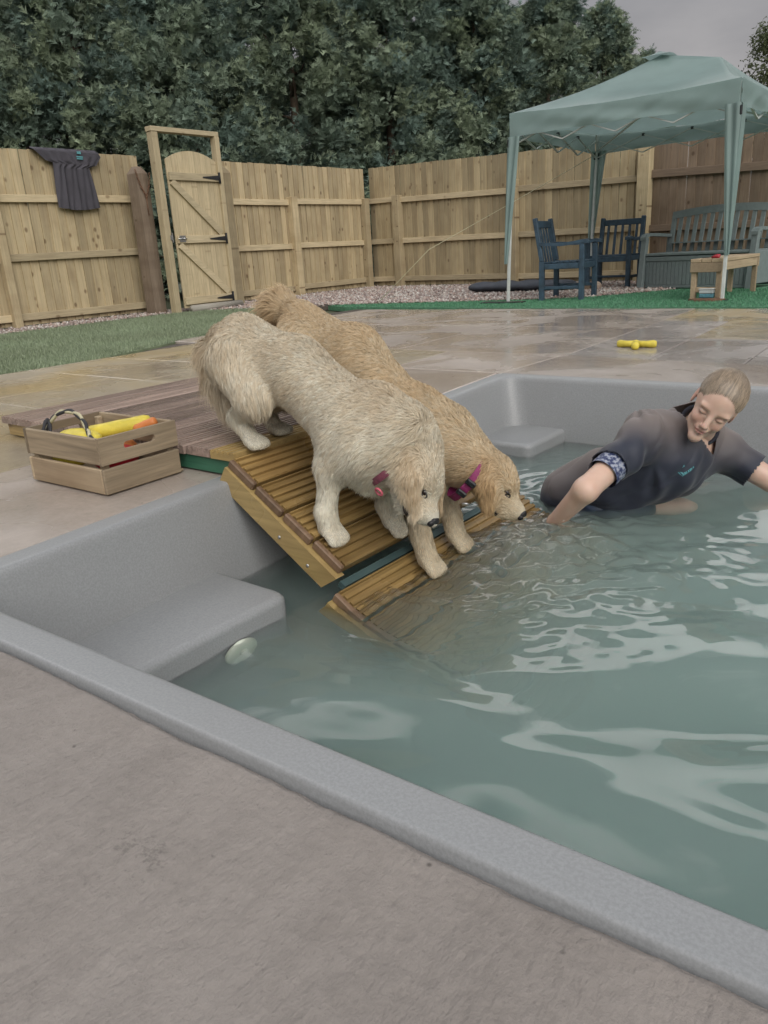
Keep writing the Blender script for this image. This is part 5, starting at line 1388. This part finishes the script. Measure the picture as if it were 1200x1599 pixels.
kneeR = np.array((-0.851, 2.837, -0.381)); kneeL = np.array((-0.888, 3.149, -0.437)); hR = np.array((-1.122, 2.685, -0.353)); hL = np.array((-1.187, 2.934, -0.378))
ftR = kneeR+np.array([-.30, .22, -.36]); ftL = kneeL+np.array([-.30, .24, -.38])
tax = nz(chs-hipc); sdv = nz(shR_-shL_); frontv = nz(np.cross(sdv, tax)); frontv = frontv if frontv[2] < 0 else -frontv
def hand(A, wr, dr, palm_n, res_k=.004, mirror=1):
    dr = nz(dr); pn = nz(palm_n-dr*(palm_n@dr)); sd_ = np.cross(pn, dr)*mirror
    pc = wr+dr*.045; A.cap(wr, wr+dr*.075, .026, .033, .015, sq=(pn, .5))
    for k, L in ((-1.5, .062), (-.5, .074), (.5, .078), (1.5, .070)):
        a = wr+dr*(.078-.004*abs(k))+sd_*k*.017; b = a+dr*L*.45-pn*.006+sd_*k*.003; c = b+dr*L*.33-pn*.014; e = c+dr*L*.22-pn*.014
        A.cap(a, b, .0095, .0085, res_k); A.cap(b, c, .0085, .0078, .003); A.cap(c, e, .0078, .0068, .003)
    a = wr+dr*.022+sd_*.024; b = a+sd_*.030+dr*.024-pn*.008; c = b+sd_*.008+dr*.030-pn*.006; A.cap(a, b, .013, .0105, .008); A.cap(b, c, .0105, .008, .003)
def person_body():
    A = Field(np.minimum.reduce([shR_, wrR, haR, hipc, ftR, ftL, kneeR, chs])-.15, np.maximum.reduce([haL, shL_, NK, kneeL, hL, ftL])+.14, .0078)
    A.cap(chs, wst, .115, .095, .05, sq=(sdv, 1.28)); A.cap(wst, hipc, .10, .115, .05, sq=(sdv, 1.3))
    A.cap(shR_, chs, .058, .09, .05); A.cap(shL_, chs, .058, .09, .05); A.cap(NK, (shR_+shL_)/2-frontv*.0, .055, .07, .05)
    A.cap(shR_, elR, .052, .041, .03); A.cap(elR, wrR, .041, .028, .02); A.cap(shL_, elL, .052, .041, .03); A.cap(elL, wrL, .041, .028, .02)
    A.cap(hR, kneeR, .078, .052, .04); A.cap(hL, kneeL, .078, .052, .04); A.cap(kneeR, ftR, .053, .035, .02); A.cap(kneeL, ftL, .053, .035, .02)
    A.cap(ftR, ftR+np.array([-.13, .02, -.02]), .032, .024, .02); A.cap(ftL, ftL+np.array([-.13, .02, -.02]), .032, .024, .02)
    hand(A, wrR, haR-wrR, np.array([0, -1., .2])); hand(A, wrL, haL-wrL, np.array([0, .2, 1.]), mirror=-1)
    return A.mesh()
Vb, Fb = person_body(); Vh, Fh = person_head()
for _ in range(2):
    A = np.zeros_like(Vb); c = np.zeros(len(Vb))
    for k in range(4): np.add.at(A, Fb[:, k], Vb[Fb[:, (k+1) % 4]]+Vb[Fb[:, (k-1) % 4]]); np.add.at(c, Fb[:, k], 2)
    Vb = Vb*.4+.6*A/c[:, None]
# paint of the face: lips, brows, blush, ear warmth
ch = np.repeat(skinc[None], len(Vh), 0); q = (Vh-HC)@HR_
def blob(f, l, u, rf, rl, ru): return np.exp(-(((q[:, 0]-f)/rf)**2+((q[:, 1]-l)/rl)**2+((q[:, 2]-u)/ru)**2))
def paint(wt, c_): 
    global ch; ch = ch*(1-wt[:, None])+np.array(c_)*wt[:, None]
for s_ in (-1, 1):
    paint(.45*blob(.075, s_*.038, -.03, .04, .022, .02), (.56, .26, .20)); paint(.40*blob(.0, s_*.078, 0, .03, .015, .03), (.55, .25, .2))
    br_ = np.exp(-((q[:, 2]-(.0215-.0*abs(q[:, 1])-((abs(q[:, 1])-.030)/.02)**2*.003))/.0030)**2)*((q[:, 1]*s_ > .014) & (q[:, 1]*s_ < .048) & (q[:, 0] > .05)); paint(.55*br_, (.25, .15, .09))
    lid = np.exp(-((q[:, 2]-(-.0035+((abs(q[:, 1])-.031)/.0145)**2*.003))/.0016)**2)*((abs(q[:, 1]*s_-.031) < .0145) & (q[:, 0] > .07)); paint(.85*lid, (.07, .04, .03))
    lid = np.exp(-((q[:, 2]-(.010-((abs(q[:, 1])-.031)/.0145)**2*.003))/.0018)**2)*((abs(q[:, 1]*s_-.031) < .0145) & (q[:, 0] > .07)); paint(.35*lid, (.33, .18, .13))
lp_ = np.exp(-((q[:, 2]+.0585)/.0085)**4)*(np.abs(q[:, 1]) < .0225)*(q[:, 0] > .085); paint(.65*lp_, (.50, .19, .17))
ml = np.exp(-((q[:, 2]+.0586-.10*np.abs(q[:, 1])*.5)/.0013)**2)*(np.abs(q[:, 1]) < .024)*(q[:, 0] > .07); paint(.7*ml, (.22, .07, .06))
paint(.4*blob(.112, 0, -.03, .012, .012, .01), (.58, .28, .22))
cb = np.repeat(skinc[None], len(Vb), 0)*(1+.05*vnoise(Vb, 30, 4))[:, None]
V = np.vstack([Vb, Vh])-po; F = np.vstack([Fb, Fh+len(Vb)])
link('body', mesh('body', V, F, True, np.vstack([cb, ch])), M['skin'], pr)
# T-shirt: its own shell over trunk and upper arms, with draped folds, cut open at hem, cuffs and neck
def shirt():
    A = Field(np.minimum.reduce([shR_, elR, hipc, chs])-.2, np.maximum.reduce([shL_, elL, NK, wst])+.2, .0062)
    A.cap(chs, wst, .122, .108, .05, sq=(sdv, 1.30)); A.cap(wst, hipc, .108, .112, .05, sq=(sdv, 1.34)); A.cap(hipc, hipc-tax*.07-np.array([0, 0, .07]), .112, .10, .05, sq=(sdv, 1.3))
    A.cap(chs+frontv*.03, wst+frontv*.07, .10, .10, .06, sq=(sdv, 1.2))
    A.cap(shR_, chs, .070, .105, .05); A.cap(shL_, chs, .070, .105, .05); A.cap(NK+tax*.0, (shR_+shL_)/2, .066, .085, .05); A.cap(shR_-frontv*.01, NK-frontv*.03, .066, .062, .05); A.cap(shL_, NK-frontv*.02, .066, .062, .05)
    for s_, e in ((shR_, elR), (shL_, elL)):
        m_ = s_+(e-s_)*.62; A.cap(s_, m_, .070, .066, .035)
    V, F = A.mesh()
    for _ in range(3):
        B_ = np.zeros_like(V); c = np.zeros(len(V))
        for k in range(4): np.add.at(B_, F[:, k], V[F[:, (k+1) % 4]]+V[F[:, (k-1) % 4]]); np.add.at(c, F[:, k], 2)
        V = V*.4+.6*B_/c[:, None]
    n = vnormals(V, F)
    # folds radiate from the armpits and run along the trunk
    dist = np.linalg.norm(V-(shR_+frontv*.05), axis=1); ang = np.arctan2((V-shR_)@sdv, (V-shR_)@tax)
    along = (V-hipc)@tax; across = (V-hipc)@sdv
    w1 = .0075*np.sin(across*70+along*16+2*np.sin(along*9))*np.clip(1-np.abs(along-.2)/.4, 0, 1)+.007*np.sin(ang*7+dist*14)*np.exp(-((dist-.15)/.07)**2)*np.clip(dist/.1-.5, 0, 1)+.006*vnoise(V*np.array([1., 1., 1.6]), 24, 8)+.0035*vnoise(V, 55, 9)
    cr_ = np.abs(np.sin(across*26+along*14+1.2*vnoise(V, 9, 31)))**.5; w1 += .007*(cr_-.8); V = V+n*w1[:, None]
    drop = np.zeros(len(V), bool)
    for s_, e in ((shR_, elR), (shL_, elL)):
        d_ = nz(e-s_); L = np.linalg.norm(e-s_); drop |= (((V-s_)@d_) > L*.60) & (np.linalg.norm(V-s_-((V-s_)@d_)[:, None]*d_, axis=1) < .10)
    nd = nz(HC-NK); drop |= (((V-NK)@nd) > .034) & (np.linalg.norm(V-NK, axis=1) < .13)
    drop |= ((V-hipc)@(-tax)) > .13
    keep = ~drop[F].any(1); F = F[keep]
    used = np.unique(F); mp = -np.ones(len(V), int); mp[used] = np.arange(len(used)); V2 = V[used]; F2 = mp[F]
    dry = np.array([.155, .128, .118]); wet = np.array([.016, .020, .036])
    nn_ = n[used]; hgt = V2[:, 2]-WZ
    up_ = nn_@np.array([0, 0, 1.]); wl = ((V2-(chs+wst)/2)@frontv); wetness = np.clip(.5+7*wl+.3*vnoise(V2, 18, 2), 0, 1)      # soaked down the front and low on the hem
    wetness = np.maximum(wetness, np.clip(1-hgt/.06, 0, 1))
    return V2, F2, dry*(1-wetness[:, None])+wet*wetness[:, None]
Vs, Fs, cs = shirt()
tee_o = link('t_shirt', mesh('t_shirt', Vs-po, Fs, True, cs), M['tee'], pr)
so_ = tee_o.modifiers.new('thickness', 'SOLIDIFY'); so_.thickness = .003; so_.offset = -1
# patterned swim sleeve showing under the cuff
d_ = nz(elR-shR_); L_ = np.linalg.norm(elR-shR_); u_ = nz(np.cross(d_, [0, 0, 1])); v_ = np.cross(d_, u_)
P = [[tuple(shR_+d_*L_*t+(u_*math.cos(a)+v_*math.sin(a))*(.0565-.004*(t-.5))) for t in np.linspace(.42, .735, 9)] for a in np.linspace(0, 2*PI, 29)[:-1]]
MB().grid(P, closed_u=True).build('swim_sleeve', M['camo'], pr)
# neck band
nd = nz(HC-NK); u_ = nz(np.cross(nd, sdv)); v_ = nz(np.cross(nd, u_)); c_ = NK+nd*.034+frontv*.004
MB().tube([c_+(u_*math.cos(a)*.066+v_*math.sin(a)*.066)+frontv*(.010*math.cos(a*1)) for a in np.linspace(0, 2*PI, 33)[:-1]], .0075, 8, closed=True).build('neck_band', plain('black ribbing', (.012, .013, .022), .8, .2, 40), pr)
# shorts
A = Field(np.minimum.reduce([hipc, hR, kneeR])-.16, np.maximum.reduce([hipc, hL, kneeL])+.16, .009)
A.cap(wst*.3+hipc*.7, hipc-np.array([0, 0, .04]), .095, .10, .04, sq=(sdv, 1.3)); A.cap(hR, hR+(kneeR-hR)*.42, .102, .100, .04); A.cap(hL, hL+(kneeL-hL)*.42, .102, .100, .04)
Vq, Fq = A.mesh(); link('shorts', mesh('shorts', Vq-po, Fq, True), M['navy'], pr)
# chest print: small teal lettering block and emblem, lying on the shirt
pc = np.array((-0.781, 2.684, -0.146)); kd = KDTree(len(Vs))
for i_, p_ in enumerate(Vs): kd.insert(p_, i_)
kd.balance(); ns = vnormals(Vs, Fs)
cam_to = None
mb = MB(); a1 = nz((0.548, 0.646, 0.474)); a2 = nz((0.478, 0.045, -0.782))
def onshirt(p):
    co, i_, _ = kd.find(p); n_ = ns[i_]; n_ = n_ if n_@(np.array([0, 0, .65])-Vs[i_]) > 0 else -n_; return np.array(p)-n_*((np.array(p)-Vs[i_])@n_)+n_*.0035
marks = [(-.030+.0085*k, .0, .0045+.0015*((k*7) % 3), .010) for k in range(8)]+[(-.006, -.016, .012, .004), (.0, -.021, .006, .006), (-.028, .012, .05, .0028)]
for (x, y, w_, h_) in marks:
    q = [onshirt(pc+a1*(x+dx)+a2*(y+dy)) for dx, dy in ((0, 0), (w_, 0), (w_, h_), (0, h_))]; mb.add([tuple(p) for p in q], [[0, 1, 2, 3]])
mb.build('chest_print', M['teal_print'], pr)
# hair: cap and combed wet strands gathered at the back of the head
cp_ = Field(HC-.2, HC+.2, .004)
cp_.ell(hp(-.006, 0, .042), (.0945, .0765, .0875), HR_, .01); cp_.ell(hp(-.090, 0, .02), (.034, .032, .034), HR_, .015)
cp_.ell(hp(.090, 0, -.020), (.066, .080, .106), HR_, .008, 'cut'); cp_.ell(hp(-.005, .083, -.012), (.026, .02, .034), HR_, .006, 'cut'); cp_.ell(hp(-.005, -.083, -.012), (.026, .02, .034), HR_, .006, 'cut')
cp_.ell(hp(-.02, 0, -.075), (.12, .12, .055), HR_, .01, 'cut')
Vc, Fc = cp_.mesh(); q2 = (Vc-HC)@HR_; 
hc = np.repeat(np.array([[.20, .15, .105]]), len(Vc), 0)
link('hair', mesh('hair', Vc-po, Fc, True, hc), M['hair'], pr)
r = np.random.default_rng(12); nS = 9000; strands = []; cols = []
for k in range(nS):
    # start along hairline / parting, end at the gathered knot
    th = r.uniform(-1.75, 1.75); el_ = r.uniform(-.05, 1.0)
    s0 = np.array([math.cos(th), math.sin(th), 0]); 
    st = nz(np.array([s0[0]*math.cos(el_*1.45), s0[1]*math.cos(el_*1.45), math.sin(el_*1.45)]))
    E_ = np.array([.0960, .0780, .0890]); c0 = np.array([-.006, 0, .043])
    a = st; b = nz(np.array([-.95, .0, -.20]))
    ptsk = []
    for t in np.linspace(0, 1, 7):
        d = nz(a*(1-t)+b*t+np.array([0, 0, .35*math.sin(PI*t)])); ptsk.append(c0+d*E_*(1.018+r.normal(0, .006)))
    p0 = ptsk[0]
    # keep off the face
    if ((p0[0]-.090)/.064)**2+((p0[1])/.079)**2+((p0[2]+.020)/.103)**2 < 1 or p0[2] < -.03: continue
    if r.random() < .04: ptsk = [p*(1+.03*math.sin(PI*i_/6)+.0) for i_, p in enumerate(ptsk)]
    strands.append([HC+HR_@p for p in ptsk]); cols.append(np.array([.34, .265, .19])*(.6+.5*(.5+.5*math.sin(th*9+el_*3+2*math.sin(th*23)))*r.uniform(.6, 1.4)))
SV = []; SC = []; SF = []; 
for s_, c_ in zip(strands, cols):
    s_ = np.array(s_); nrm_ = s_-HC; tg = np.gradient(s_, axis=0); wv = np.cross(nrm_, tg); wv /= np.linalg.norm(wv, axis=1)[:, None]; n0 = len(SV)*0+sum(0 for _ in ()) 
    b0 = len(SC)
    for i_ in range(7):
        ww = .0008*(1 if 0 < i_ < 6 else .4); SV.append(s_[i_]-wv[i_]*ww); SV.append(s_[i_]+wv[i_]*ww); SC.append(c_); SC.append(c_)
    for i_ in range(6): SF.append([b0+2*i_, b0+2*i_+1, b0+2*i_+3, b0+2*i_+2])
link('hair_strands', mesh('hair_strands', np.array(SV)-po, np.array(SF), False, np.array(SC)), M['hair'], pr)
# eyebrows as tiny hairs

# drops thrown up where the paws and arm meet the water
dr = np.random.default_rng(4); mb = MB()
for k in range(110):
    cx_, cy_ = [(-1.24, 1.80), (-1.25, 2.0), (-1.12, 2.32), (-1.18, 2.15)][k % 4]
    mb.ball((cx_+abs(dr.normal(0, .055)), cy_+dr.normal(0, .06), WZ+abs(dr.normal(0, .018))+.004), dr.uniform(.0012, .0032), 6, 4)
tag(mb.build('water_drops', M['water']), 'small water drops splashing up around the dogs\' paws', 'water drops', kind='stuff')
